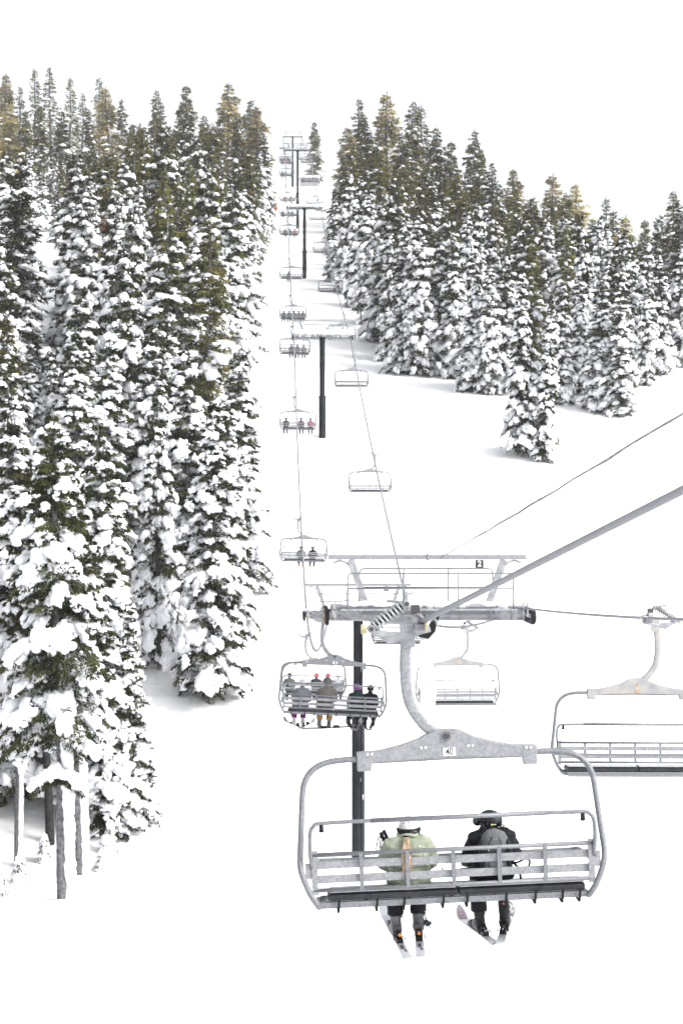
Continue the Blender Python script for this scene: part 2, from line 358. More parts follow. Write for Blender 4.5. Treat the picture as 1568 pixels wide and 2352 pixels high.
# right side, lower fringe
tree_base('near1', 1200, 1052, 15.5, 'left one of the two snowy conifers jutting lowest into the piste on the right', .85, 1)
tree_base('near3', 1247, 1062, 14, 'right one of the two snowy conifers jutting lowest into the piste on the right', .85, 2)
tree_base('snowy1', 1380, 945, 13, 'snowy conifer low on the right, left one of the pair under the grey hump', 1.2, 2)
tree_base('snowy2', 1425, 955, 12, 'snowy conifer low on the right, right one of the pair under the grey hump', 1.2, 3)
for i, (X, Y, H) in enumerate(((765, 648, 13), (795, 672, 17), (822, 705, 17), (848, 745, 17), (872, 785, 17), (900, 830, 14), (925, 858, 15), (965, 862, 17), (998, 860, 15), (1042, 868, 15), (1085, 900, 14), (1120, 905, 13), (1160, 900, 14), (1290, 930, 12), (1330, 905, 12), (1480, 885, 11), (1520, 860, 13), (1560, 835, 13))):
    tree_base('snowy%d' % (i % 4), X, Y, H, 'snow-laden conifer, %s from the lift line in the front row of the right wood' % ['first','second','third','fourth','fifth','sixth','seventh','eighth','ninth','tenth','eleventh','twelfth','thirteenth','fourteenth','fifteenth','sixteenth','seventeenth','eighteenth'][i], .98, None, 'front row of the right wood')
_t = bpy.data.objects['conifer']; LB = MB(); _r = random.Random(4); _i = _t.matrix_world.to_scale().x
for k in range(34):
    x = -1.35+2.45*k/33; zz = 5.75+.35*math.sin((x+1.35)*1.4)-.22*abs(x)+_r.uniform(-.08, .12); LB.ball((x, -.5+_r.uniform(-.15,.1), zz-.35), (_r.uniform(.18,.30), _r.uniform(.18,.30), _r.uniform(.18,.34)), 2, lump=.16, seed=k)
lb_ = LB.build('low_bough_snow', M['tree_snow'], _t, smooth='all')
_rs = np.random.RandomState(8); n = 900; X0 = _rs.uniform(-1.45, 1.15, n); P = np.stack([X0, -.55+_rs.uniform(-.2,.2,n), 5.20+.35*np.sin((X0+1.35)*1.4)-.22*np.abs(X0)-_rs.uniform(0,.28,n)], 1); D = _rs.normal(size=(n,3))*.4+np.array([0,-.3,-.9]); D *= (_rs.uniform(.1,.24,n)/np.linalg.norm(D,axis=1))[:,None]; Sd = _rs.normal(size=(n,3))*.022
o = bpy.data.objects.new('low_bough', np_mesh('low_bough', np.stack([P-Sd, P+Sd, P+D], 1).reshape(-1,3), np.arange(3*n).reshape(-1,3), M['needles_dark'])); COL.objects.link(o); o.parent = _t
# skyline trees: column, tip height, depth
SKY = [(8,165,420,'gold0'),(45,195,400,'sparse0'),(80,155,430,'sparse1'),(118,150,425,'sparse0'),(160,175,410,'sparse1'),(190,210,400,'sparse0'),(228,175,420,'sparse1'),(255,195,380,'gold0'),(282,225,400,'green1'),(20,235,330,'gold1'),(60,250,330,'green0'),(100,240,340,'green2'),(140,250,330,'green3'),(205,250,345,'green1'),(320,290,330,'green0'),(362,205,385,'green2'),(372,235,350,'sparse1'),(424,192,380,'green0'),(405,265,330,'green3'),(462,262,330,'green2'),(485,285,320,'green1'),(520,188,370,'gold1'),(545,262,330,'green0'),(568,225,375,'green3'),(590,240,360,'gold0'),(602,300,330,'mixed1'),(575,330,300,'green2'),
 (722,277,475,'green0'),(815,222,350,'sparse0'),(838,258,340,'green1'),(800,290,330,'gold1'),(886,208,340,'gold0'),(868,310,310,'green0'),(940,230,320,'green2'),(975,238,330,'sparse1'),(1000,290,300,'green1'),(925,300,290,'green3'),(1030,320,300,'green0'),(1072,292,290,'green3'),(1105,340,280,'green2'),(1130,370,270,'mixed1'),(1175,385,300,'gold1'),(1180,420,260,'green1'),(1215,458,250,'green0'),(1272,395,300,'gold0'),(1330,420,290,'gold1'),(1300,440,280,'green2'),(1395,450,300,'sparse1'),(1410,480,290,'green3'),(1440,490,270,'gold0'),(1480,500,270,'green0'),(1545,435,250,'green2'),(1568,470,245,'mixed1'),(1520,490,260,'mixed3'),(1250,470,240,'green3'),(775,420,290,'mixed1'),(765,470,270,'mixed3'),(1365,500,250,'mixed1')]
KIND = {'gold': 'yellow-green conifer', 'spar': 'thin sparse conifer', 'gree': 'dark green conifer', 'mixe': 'half-snowy conifer', 'snow': 'snow-covered conifer'}
srt = sorted(SKY); nL = [t for t in srt if t[0] < 640]; nR = [t for t in srt if t[0] > 740]
ORD = ['first','second','third','fourth','fifth','sixth','seventh','eighth','ninth','tenth','eleventh','twelfth','thirteenth','fourteenth','fifteenth','sixteenth','seventeenth','eighteenth','nineteenth','twentieth','twenty-first','twenty-second','twenty-third','twenty-fourth','twenty-fifth','twenty-sixth','twenty-seventh','twenty-eighth','twenty-ninth','thirtieth','thirty-first','thirty-second','thirty-third']
for t in SKY:
    if t in nL: lb = '%s on the left skyline, %s from the left edge' % (KIND[t[3][:4]], ORD[nL.index(t)])
    elif t in nR: lb = '%s on the right skyline, %s from the lift line' % (KIND[t[3][:4]], ORD[nR.index(t)])
    else: lb = 'lone conifer standing at the top of the lift line'
    tree_top(t[3], t[0], t[1], t[2], lb, None if 640 < t[0] < 740 else 'skyline trees', {'sparse': 1.7, 'gold0': 1.9, 'gold1': 2.0}.get(t[3][:6] if t[3][0] == 's' else t[3], 1.45+.25*math.sin(t[0])) if not 640 < t[0] < 740 else 1.5)
# forest fill
PLY = [60, 75, 100, 150, 250, 350, 470]; PLX = [-9.5, -10.8, -10.2, -10.0, -12.8, -16.0, -20.5]
PRY = [138, 146, 155, 163, 170, 200, 248, 300, 350, 420]; PRX = [40, 24, 17, 11, 6.5, 4.5, .8, -.6, -1.6, -4.0]
rg = random.Random(11); nfill = 0
for _ in range(9000):
    if nfill >= 285: break
    y = 76+(rg.random()**.8)*350; side = rg.random() < .58
    if side: x = rg.uniform(-.2*y-6, np.interp(y, PLY, PLX))
    else:
        if y < 142 or y > 330: continue
        x = rg.uniform(np.interp(y, PRY, PRX), .2*y+5)
    z = ground(x, y); X, Y = scr(x, y, z)
    if side and y < 118 and X > 230: continue
    if not side and Y > np.interp(X, [1000, 1150, 1290, 1450, 1568, 1700], [865, 905, 950, 950, 862, 800]): continue
    if min(((x-a)**2+(y-b)**2) for a, b in used) < (4.1 if y < 200 else 5.2)**2: continue
    H = rg.uniform(17, 24) if side else rg.uniform(15, 22)
    if not side: H *= 1-.28*sst((X-1000)/500)
    top = 1176-(z+H)/y*F
    lim = (335-(60 if 300 < X < 480 else 0) if side else 315+.33*max(0, X-850)) 
    if top < lim: H = (1176-lim-rg.uniform(0, 100))/F*y-z
    if H < 9: continue
    if side and abs(X-95) < 36 and 596 < Y < 800: continue
    if side and abs(X-95) < 62 and Y > 600:
        H = min(H, (1176-800)/F*y-z)
        if H < 6: continue
    tY = 1176-(z+H)/y*F; k = rg.random()
    sn = sst((tY-235)/290) if side else sst((tY-330)/300)
    key = 'snowy' if k < sn*.84 else ('mixed' if k < .35+.65*sn else 'green')
    key += str(rg.randrange(4))
    wood = 'left' if side else 'right'
    TX = X+0; bands = ((960,'lowest'),(860,'very low'),(760,'low'),(670,'below the middle'),(590,'at mid height'),(520,'above the middle'),(450,'rather high'),(390,'high'),(340,'very high'),(0,'just under the skyline'))
    band = next(n_ for v_, n_ in bands if tY >= v_)
    cols = ((110,'by the left picture edge'),(210,'in its left third'),(310,'left of its middle'),(400,'right of its middle'),(490,'in its right third'),(9999,'along the piste')) if side else ((890,'next to the lift line'),(1000,'in its left third'),(1120,'left of its middle'),(1250,'in its middle'),(1380,'right of its middle'),(1490,'in its right third'),(9999,'by the right picture edge'))
    edge = next(n_ for v_, n_ in cols if TX < v_); sz = ''
    place_tree(key, x, y, H, '%s in %s wood, %s, tip %s' % (KIND[key[:4]], wood, edge, band), 'trees of the %s wood' % wood, rg.choice((.8, .95, 1.05, 1.15, 1.3)))
    nfill += 1
# snow-buried young trees on the ground, lower left
def buried(X, Y, h, label, seed):
    p = hit(X, Y); b = MB(); rs = random.Random(seed)
    for i in range(14):
        t = i/13; b.ball((rs.uniform(-.2,.2)*h*.4*(1-t), rs.uniform(-.15,.15)*h*(1-t), t*h*.92), (h*.28*(1-.75*t)+.05,)*2+(h*.13,), 2, lump=.16, seed=seed*20+i)
    e = empty('buried_sapling', label, 'young tree', 'snow-buried saplings', Matrix.Translation(p))
    b.build('snow_cap', M['tree_snow'], e, smooth='all')
    V = []; r2 = np.random.RandomState(seed); n = 160
    a = r2.rand(n)*6.28; t = r2.rand(n); rad = h*.30*(1-.75*t)+.06
    P = np.stack([np.cos(a)*rad*.8, np.sin(a)*rad*.8, t*h*.85], 1); D = np.stack([np.cos(a), np.sin(a), -.6+0*a], 1)*.16*h; S = np.stack([-np.sin(a), np.cos(a), 0*a], 1)*.022*h
    o = bpy.data.objects.new('needles', np_mesh('needles', np.stack([P-S, P+S, P+D], 1).reshape(-1,3), np.arange(3*n).reshape(-1,3), M['needles_dark'])); COL.objects.link(o); o.parent = e
for i, (X, Y, h, lb) in enumerate(((102, 1985, 1.3, 'cone-shaped snow-buried sapling between the front grey stems'), (46, 2045, 1.6, 'snow-buried sapling in front of the slim pale stem'), (8, 2060, 1.2, 'snow-buried sapling cut by the left picture edge'), (232, 2005, 1.0, 'low snow-buried sapling right of the striped front stem'), (252, 1965, 1.5, 'round snow-buried sapling by the near grove edge'))):
    buried(X, Y, h, lb, i+3)

# ------------------------------------------------------------------ lift line geometry (d = depth in units of 16 m)
S0 = 246.25
TW = [(-1.2, 2.9), (1, -1.03), (2.73, -2.44), (5.1, -4.75), (9.3, 15.3), (15.7, 44.6), (21.4, 72.3), (29, 101.6), (31.5, 104)]
SAG = [.05, .10, 1.45, 2.1, 1.5, 1.5, 1.5, .1]
def rope_h(d, side=0):
    for (a, ha), (b, hb), s in zip(TW[:-1], TW[1:], SAG):
        if d <= b:
            t = (d-a)/(b-a); s = s*(.42, .33)[a > 5] if side and 2.7 < a < 9 else s; return ha+(hb-ha)*t-4*s*t*(1-t)
    return TW[-1][1]
def lx(d, k): return -.5848*d+k/S0
KL, KR, KC = 325, 1524, 930
HEAD = math.atan(.5848/16)
def lp(d, k, dh=0): return Vector((lx(d, k), 16*d, rope_h(d, k > 1200)+dh))
def rope(name, k, r, label, d0, d1, n0=12, near_end=None):
    pts = []; d = d0
    while d < d1: pts.append(lp(d, k) if near_end is None or d > 1 else near_end.lerp(lp(1, k), (d-d0)/(1-d0))); d += .1 if d < 6 else .4
    b = MB(); b.tube(pts, [r+.03*sst((p.y/16-2.2)/3)+.02*sst((p.y/16-6)/8) for p in pts], n0)     # made thicker up the hill to show against the overexposed snow
    o = b.build(name, M['rope'], smooth='all')
    uv = o.data.uv_layers.new(name='UVMap'); L = [0]
    for i in range(1, len(pts)): L.append(L[-1]+(pts[i]-pts[i-1]).length)
    k2 = 0; dat = np.zeros((len(o.data.loops), 2), dtype=np.float32); li = 0
    for p in o.data.polygons:
        for l in p.loop_indices:
            vi = o.data.loops[l].vertex_index; dat[l] = (L[vi//n0]*22, (vi % n0)/n0*1.0)
    uv.data.foreach_set('uv', dat.ravel()); tag(o, label, 'cable'); return o
_g = lp(1, KL); _e = Vector((((1568-784)/F)*9.6+.0, 9.6, (1176-1125)/F*9.6)); _n = _g+(_e-_g)*2.4
rope('haul_rope', KL, .0255, 'stranded steel rope of the uphill side, thick in front at upper right', 0.0, 31.4, near_end=_n)
rope('haul_rope', KR, .0255, 'stranded steel rope of the downhill side carrying the empty chairs', .9, 31.4)
cb = MB(); cp = []
for i in range(40):
    t = i/39; d = -.6+(2.73+.6)*t; cp.append(Vector((lx(d, 1030), 16*d, 3.5+(-1.12-3.5)*t-4*.10*t*(1-t)+.01*math.sin(i*2.1))))
cb.tube(cp, [.014+.006*(random.random() < .3) for _ in cp], 6); tag(cb.build('signal_cable', M['cable'], smooth='all'), 'thin dark signal cable running from the top of the nearest tower to the right edge', 'cable')

# ------------------------------------------------------------------ chair
def arc(cx, cz, r, a0, a1, n=6): return [(cx+r*math.cos(R(a0+(a1-a0)*i/n)), cz+r*math.sin(R(a0+(a1-a0)*i/n))) for i in range(n+1)]
PX, PZ = .20, -1.04                           # pivot relative to the grip
ZS = .97
def make_chair(plate=None, low=False, stained=False):
    T = empty('lift_chair'); g = 'galv'; q = lambda x, y, z: (PX+x, y, PZ+z*ZS); tn = 6 if low else 12
    # hanger
    b = MB(); path = catmull([(-.12,0,-.03),(-.145,0,-.2),(-.156,0,-.5),(-.12,0,-.74),(-.0,0,-.93),(.13,0,-1.03),(PX,0,PZ+.01)], 3 if low else 6)
    b.tube(path, .055, 4 if low else 8, flat=(.55, 1)); b.box((-.125,0,-.1),(.135,.075,.22)); b.build('hanger', M['galv'] if not stained else M['galv_stain'], T, bevel=0 if low else .006)
    # grip
    gp = MB(); gp.box((-.01,.0,-.015),(.10,.34,.06)); gp.tube([(-.06,-.02,-.05),(.0,-.04,-.03),(.05,-.06,.01),(.08,-.05,.05),(.06,0,.075)], [.03,.035,.032,.026,.02], 8); gp.box((-.03,.04,.05),(.08,.16,.07)); gp.tube([(.0,.1,.02),(.10,.12,.045),(.15,.08,.03),(.16,.02,-.02)], [.018,.016,.015,.012], 8); gp.bar((-.1,.02,-.09),(.09,.0,-.045),.05,.05); gp.bar((-.45,-.03,-.06),(-.1,-.03,-.10),.05,.03); gp.bar((-.45,.03,-.06),(-.1,.03,-.10),.05,.03)
    gp.tube([(-.47,0,-.02),(-.3,0,-.12),(-.12,0,-.1)], [.03,.045,.05], 8); gp.cyl((-.46,-.06,-.02),(-.46,.06,-.02),.038,14); gp.cyl((-.125,-.06,.20),(-.125,.06,.20),.033,14)
    gp.bar((-.125,-.05,.2),(.05,-.05,.04),.028,.015); gp.bar((-.125,.05,.2),(.05,.05,.04),.028,.015); gp.tube([(-.30,.08,.23),(-.24,.08,.225),(-.13,.05,.2)], .018, 6)
    gr = gp.build('grip', M['pale_steel'], T, bevel=0 if low else .004)
    if not low:
        n = 9*12; sp = [];  a, c = Vector((-.44,0,.0)), Vector((-.14,0,.19)); ax = (c-a).normalized(); u = Vector((0,1,0)); v = ax.cross(u)
        for i in range(n+1):
            t = i/n; sp.append(a.lerp(c, t)+(u*math.cos(t*9*2*math.pi)+v*math.sin(t*9*2*math.pi))*.052)
        s = MB(); s.tube(sp, .0105, 6); s.build('spring', M['pale_steel'], gr)
        s = MB(); s.tube([a, c], .02, 8); s.build('spring_rod', M['bolt'], gr)
        s = MB(); s.box((-.045,0,.145),(.085,.12,.075)); s.build('jaw_cover', M['bolt'], gr, bevel=.006)
        for p in ((-.46,-.075,-.02), (-.125,-.075,.20)): s = MB(); s.cyl(p, (p[0],p[1]+.02,p[2]), .022, 6); s.build('bolt', M['bolt'], gr)
    for c, r, h in (((-.53,0,-.02),.045,.055), ((.035,-.20,.0),.050,.025)):
        s = MB(); s.cyl((c[0]-h/2,c[1]-.02,c[2]),(c[0]+h/2,c[1]-.02,c[2]),r,16); s.build('roller', M['yellow'], gr, bevel=0 if low else .006)
    # yoke plate
    top = [(-.84,-.125),(-.62,-.115),(-.42,-.07),(-.27,-.025),(-.13,.045),(-.05,.058),(.05,.058),(.13,.045),(.27,-.025),(.42,-.07),(.62,-.115),(.84,-.125)]
    bot = [(.84,-.30),(.71,-.30),(.70,-.225),(.40,-.212),(0,-.205),(-.40,-.212),(-.70,-.225),(-.71,-.30),(-.84,-.30)]
    b = MB(); b.prism([(PX+x, PZ+z) for x, z in top+bot], -.045, .045)
    yk = b.build('yoke', M['galv_stain'] if stained else M['galv'], T, smooth=False, bevel=0 if low else .008)
    if not low:
        b = MB(); b.tube([(PX-.7,-.035,PZ-.222),(PX,-.035,PZ-.213),(PX+.7,-.035,PZ-.222)], .012, 6); b.build('lower_flange', M['galv_rail'], yk)
        b = MB(); b.cyl(q(0,-.05,0), q(0,-.062,0), .045, 20); b.build('washer', M['galv_rail'], yk)
        b = MB(); b.cyl(q(0,-.062,0), q(0,-.085,0), .028, 6); b.build('pivot_bolt', M['bolt'], yk)
        for sx in (-.74,-.70,-.24,-.20,.20,.24,.74,.78):
            b = MB(); b.cyl(q(sx,-.045,-.145 if abs(sx) > .5 else -.105), q(sx,-.053,-.145 if abs(sx) > .5 else -.105), .011, 10); b.build('rivet', M['white'], yk)
        for sx in (-.24, .24):               # oval cut marks on the far side of the plate
            b = MB(); b.tube([q(sx+.032*math.cos(a), .046, -.10+.042*math.sin(a)) for a in [i*.6283 for i in range(11)]], .005, 5); b.build('slot_rim', M['pale_steel'], yk)
        if stained: b = MB(); b.prism([(PX-.03,PZ-.04),(PX+.03,PZ-.04),(PX+.045,PZ-.19),(PX-.035,PZ-.195)], .047, .049); b.build('rust_streak', M['rust'], yk)
        # number plate on the back face
        if plate:
            b = MB(); b.box(q(.02,-.049,-.155), (.115,.006,.075)); np_ = b.build('number_plate', M['white'], yk)
            text('number', plate, .092, M['ink'], np_, Matrix.Translation(q(.02,-.0535,-.155)) @ TXT @ Matrix.Diagonal((.78,1,1,1)))
    # hoop frame
    half = [(.60,0,-.195),(.86,0,-.195),(1.02,0,-.20),(1.16,-.01,-.225),(1.27,-.02,-.29),(1.335,-.04,-.39),(1.36,-.06,-.52),(1.385,-.13,-.85),(1.405,-.20,-1.12),(1.385,-.235,-1.25),(1.32,-.245,-1.42),(1.26,-.235,-1.52),(1.245,-.18,-1.555),(1.245,-.05,-1.565),(1.245,.21,-1.575)]
    pts = [q(-x,y,z) for x,y,z in reversed(half)]+[q(x,y,z) for x,y,z in half]
    b = MB(); b.tube(catmull(pts, 2 if low else 4), .050 if low else .028, tn); b.build('frame', M['galv_rail'], T, smooth='all')
    # backrest
    b = MB()
    for z, r in ((-1.05,.020),(-1.385,.019)): b.tube([q(-1.29,-.235,z), q(1.29,-.235,z)], r*(1.7 if low else 1), 8)
    bk = b.build('backrest', M['galv_rail'], T, smooth='all')
    for z, h in ((-1.15,.072),(-1.285,.072)):
        b = MB(); b.box(q(0,-.215,z), (2.52,.008,h)); b.build('slat', M['galv'], bk)
    for i in range(5): b = MB(); b.box(q(-.846+.423*i,-.243,-1.217), (.036,.022,.345)); b.build('post', M['galv_rail'], bk)
    for sx in (-1, 1): b = MB(); b.box(q(sx*1.275,-.235,-1.22), (.055,.03,.40)); b.box(q(sx*1.31,-.232,-1.2), (.10,.012,.14)); b.build('end_plate', M['galv'], bk)
    # seat
    b = MB(); tilt = .12
    b.tube([q(-1.24,-.19,-1.535), q(1.24,-.19,-1.535)], .030, 8, flat=(1,1)); b.tube([q(-1.24,.19,-1.56), q(1.24,.19,-1.56)], .02, 8)
    for i in range(7): b.bar(q(-1.2+.4*i,-.19,-1.55), q(-1.2+.4*i,.19,-1.572), .03, .02, (0,0,1))
    b.bar(q(-1.24,-.222,-1.535), q(1.24,-.222,-1.535), .004, .055, (0,0,1))
    sf = b.build('seat_frame', M['galv_rail'], T, smooth=True)
    for sx in (-1, 1):
        b = MB(); b.prism([(-.225,-1.492),(-.225,-1.44),(-.20,-1.43),(.16,-1.462),(.20,-1.475),(.22,-1.50),(.215,-1.54),(.18,-1.55)], 0, 1)
        x0, x1 = (PX-1.16, PX+.035) if sx < 0 else (PX+.045, PX+1.21)
        b.v = [(x0+(x1-x0)*y, x, PZ+z*ZS) for x, y, z in b.v]
        cu = b.build('seat_cushion', M['cushion'], T, smooth=False, bevel=0 if low else .012)
        if plate or stained: b = MB(); b.bar(((x0+x1)/2-.575, -.025, PZ-1.443*ZS+.012), ((x0+x1)/2+.575, -.025, PZ-1.443*ZS+.012), .375, .008, (0,.085,1)); b.build('frost', M['frost'], cu)  # painted sheen of the nearest seat's vinyl; lying snow on the other seats
    for i, x in enumerate((-1.06,-.71,-.46,-.10,.12,.66+.09,.40+.6,-.82+1.3,1.16)):
        b = MB(); b.bar(q(x,-.255,-1.475), q(x-.012,-.245,-1.60), .022, .006); b.bar(q(x-.012,-.245,-1.60), q(x-.012,.02,-1.585), .022, .006, (0,0,1)); b.build('strap', M['black'], sf)
    # front lip slats seen from downhill side
    b = MB(); b.bar(q(-1.22,.222,-1.56), q(1.22,.222,-1.56), .012, .04, (0,0,1)); b.build('front_rail', M['galv_rail'], sf)
    b = MB(); b.bar(q(-1.22,.205,-1.60), q(1.22,.205,-1.60), .012, .045, (0,0,1)); b.build('under_slat', M['galv'], sf)
    # restraint bar
    rb = [(-1.30,-.24,-1.17),(-1.31,-.27,-1.0),(-1.305,-.29,-.84),(-1.27,-.295,-.765),(-1.18,-.295,-.74),(-.6,-.295,-.735),(0,-.295,-.735),(.6,-.295,-.735),(1.18,-.295,-.74),(1.27,-.295,-.765),(1.305,-.29,-.84),(1.31,-.27,-1.0),(1.30,-.24,-1.17)]
    b = MB(); b.tube(catmull([q(*p) for p in rb], 2 if low else 4), .025 if low else .0185, 8); b.tube([q(-.75,-.295,-.735), q(.85,-.295,-.735)], .022, 8)
    re = b.build('restraint_bar', M['galv_rail'], T, smooth='all')
    b = MB(); fb = [(-1.27,-.2,-1.2),(-1.26,.1,-1.2),(-1.235,.33,-1.215),(-1.17,.39,-1.235),(-.6,.40,-1.24),(0,.40,-1.24),(.6,.40,-1.24),(1.17,.39,-1.235),(1.235,.33,-1.215),(1.26,.1,-1.2),(1.27,-.2,-1.2)]
    b.tube(catmull([q(*p) for p in fb], 2 if low else 4), .02, 8); b.build('lap_bar', M['galv_rail'], re, smooth='all')
    for sx in (-1, 1):
        b = MB(); b.cyl(q(sx*1.2,-.295,-.75), q(sx*1.2,-.295,-.80), .02, 10); b.ball(q(sx*1.2,-.295,-.81), (.026,.026,.018)); b.build('rubber_stop', M['black'], re)
    return T
def chair_mtx(d, k, roll=0, back=False, sw=0):
    return Matrix.Translation(lp(d, k, -.02)) @ Matrix.Rotation(HEAD+(math.pi if back else 0), 4, 'Z') @ Matrix.Rotation(R(roll), 4, 'Y') @ Matrix.Rotation(R(sw), 4, 'X')
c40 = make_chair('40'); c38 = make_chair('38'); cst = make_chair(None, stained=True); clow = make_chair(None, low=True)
UP = [(1,-2.2),(2.82,2.8),(4.6,1.2),(6.4,1.0),(8.3,.8),(9.75,1.5),(11.2,1),(13.05,0),(15.2,1),(16.8,0),(18.3,0),(20.4,0),(22.4,0),(25,0),(28.3,0)]
UPL = ['nearest lift chair, number plate 40, carrying a green-jacketed and a black-clad skier','lift chair numbered 38 with four riders left of the dark mast','lift chair mostly hidden behind chair 38 and its four riders','lift chair with two riders just above the left end of the nearest tower','lift chair with three riders beside the foot of the upper dark mast','lift chair with three riders under the snow-topped crossarm','lift chair with five dark riders just above the snow-topped crossarm','lift chair with a single rider between the two middle tower heads','lift chair with three riders, right one in pink, above the single rider','lift chair with three riders at the level of the third snowy crossarm','lift chair with one red and one dark rider above the third snowy crossarm','lift chair with three dark riders far up the left rope','lift chair with a pink-clad rider among dark ones, far up the left rope','tiny uphill lift chair second from the summit','tiny uphill lift chair nearest to the summit']
chairs = []
def put(src, m, lb, grp, first=[set()]):
    o = src if src.name not in first[0] else copy_tree(src)
    if src.name not in first[0]: first[0].add(src.name)
    o.matrix_world = m; tag(o, lb, 'lift chair', grp); return o
for i, (d, r) in enumerate(UP):
    m = chair_mtx(d, KL, r); chairs.append(m)
    put(c40 if i == 0 else c38 if i == 1 else clow, m, UPL[i], 'uphill chairs of the lift')
DN = [(1.80,-.5),(3.60,0),(5.3,0),(7.05,0),(8.85,0),(10.3,0),(12.4,0),(14.3,0),(16.3,0),(17.9,0),(19.9,0),(22.3,0),(25,0),(28,0)]
DNL = ['empty downhill lift chair with a rust-stained yoke, cut by the right edge','empty downhill lift chair framed by the nearest hanger, under the nearest crossarm','empty downhill lift chair half hidden behind the big curved hanger','empty downhill lift chair alone on the white slope above the nearest tower','empty downhill lift chair right of the mid-height dark mast','empty downhill lift chair behind the right end of the snow-topped crossarm','empty downhill lift chair in front of the lowest tip of the right wood','empty downhill lift chair right of the third mast, against the dark trees','empty downhill lift chair right under the third snowy crossarm','empty downhill lift chair just above the third snowy crossarm','empty downhill lift chair with a long dark seat below the lone tree','empty downhill lift chair left of the lone tree, lower one','empty downhill lift chair left of the lone tree, upper one','tiny empty downhill lift chair nearest to the summit']
for i, (d, r) in enumerate(DN):
    put(cst if i < 2 else clow, chair_mtx(d, KR, r, True, 7), DNL[i], 'downhill chairs of the lift')

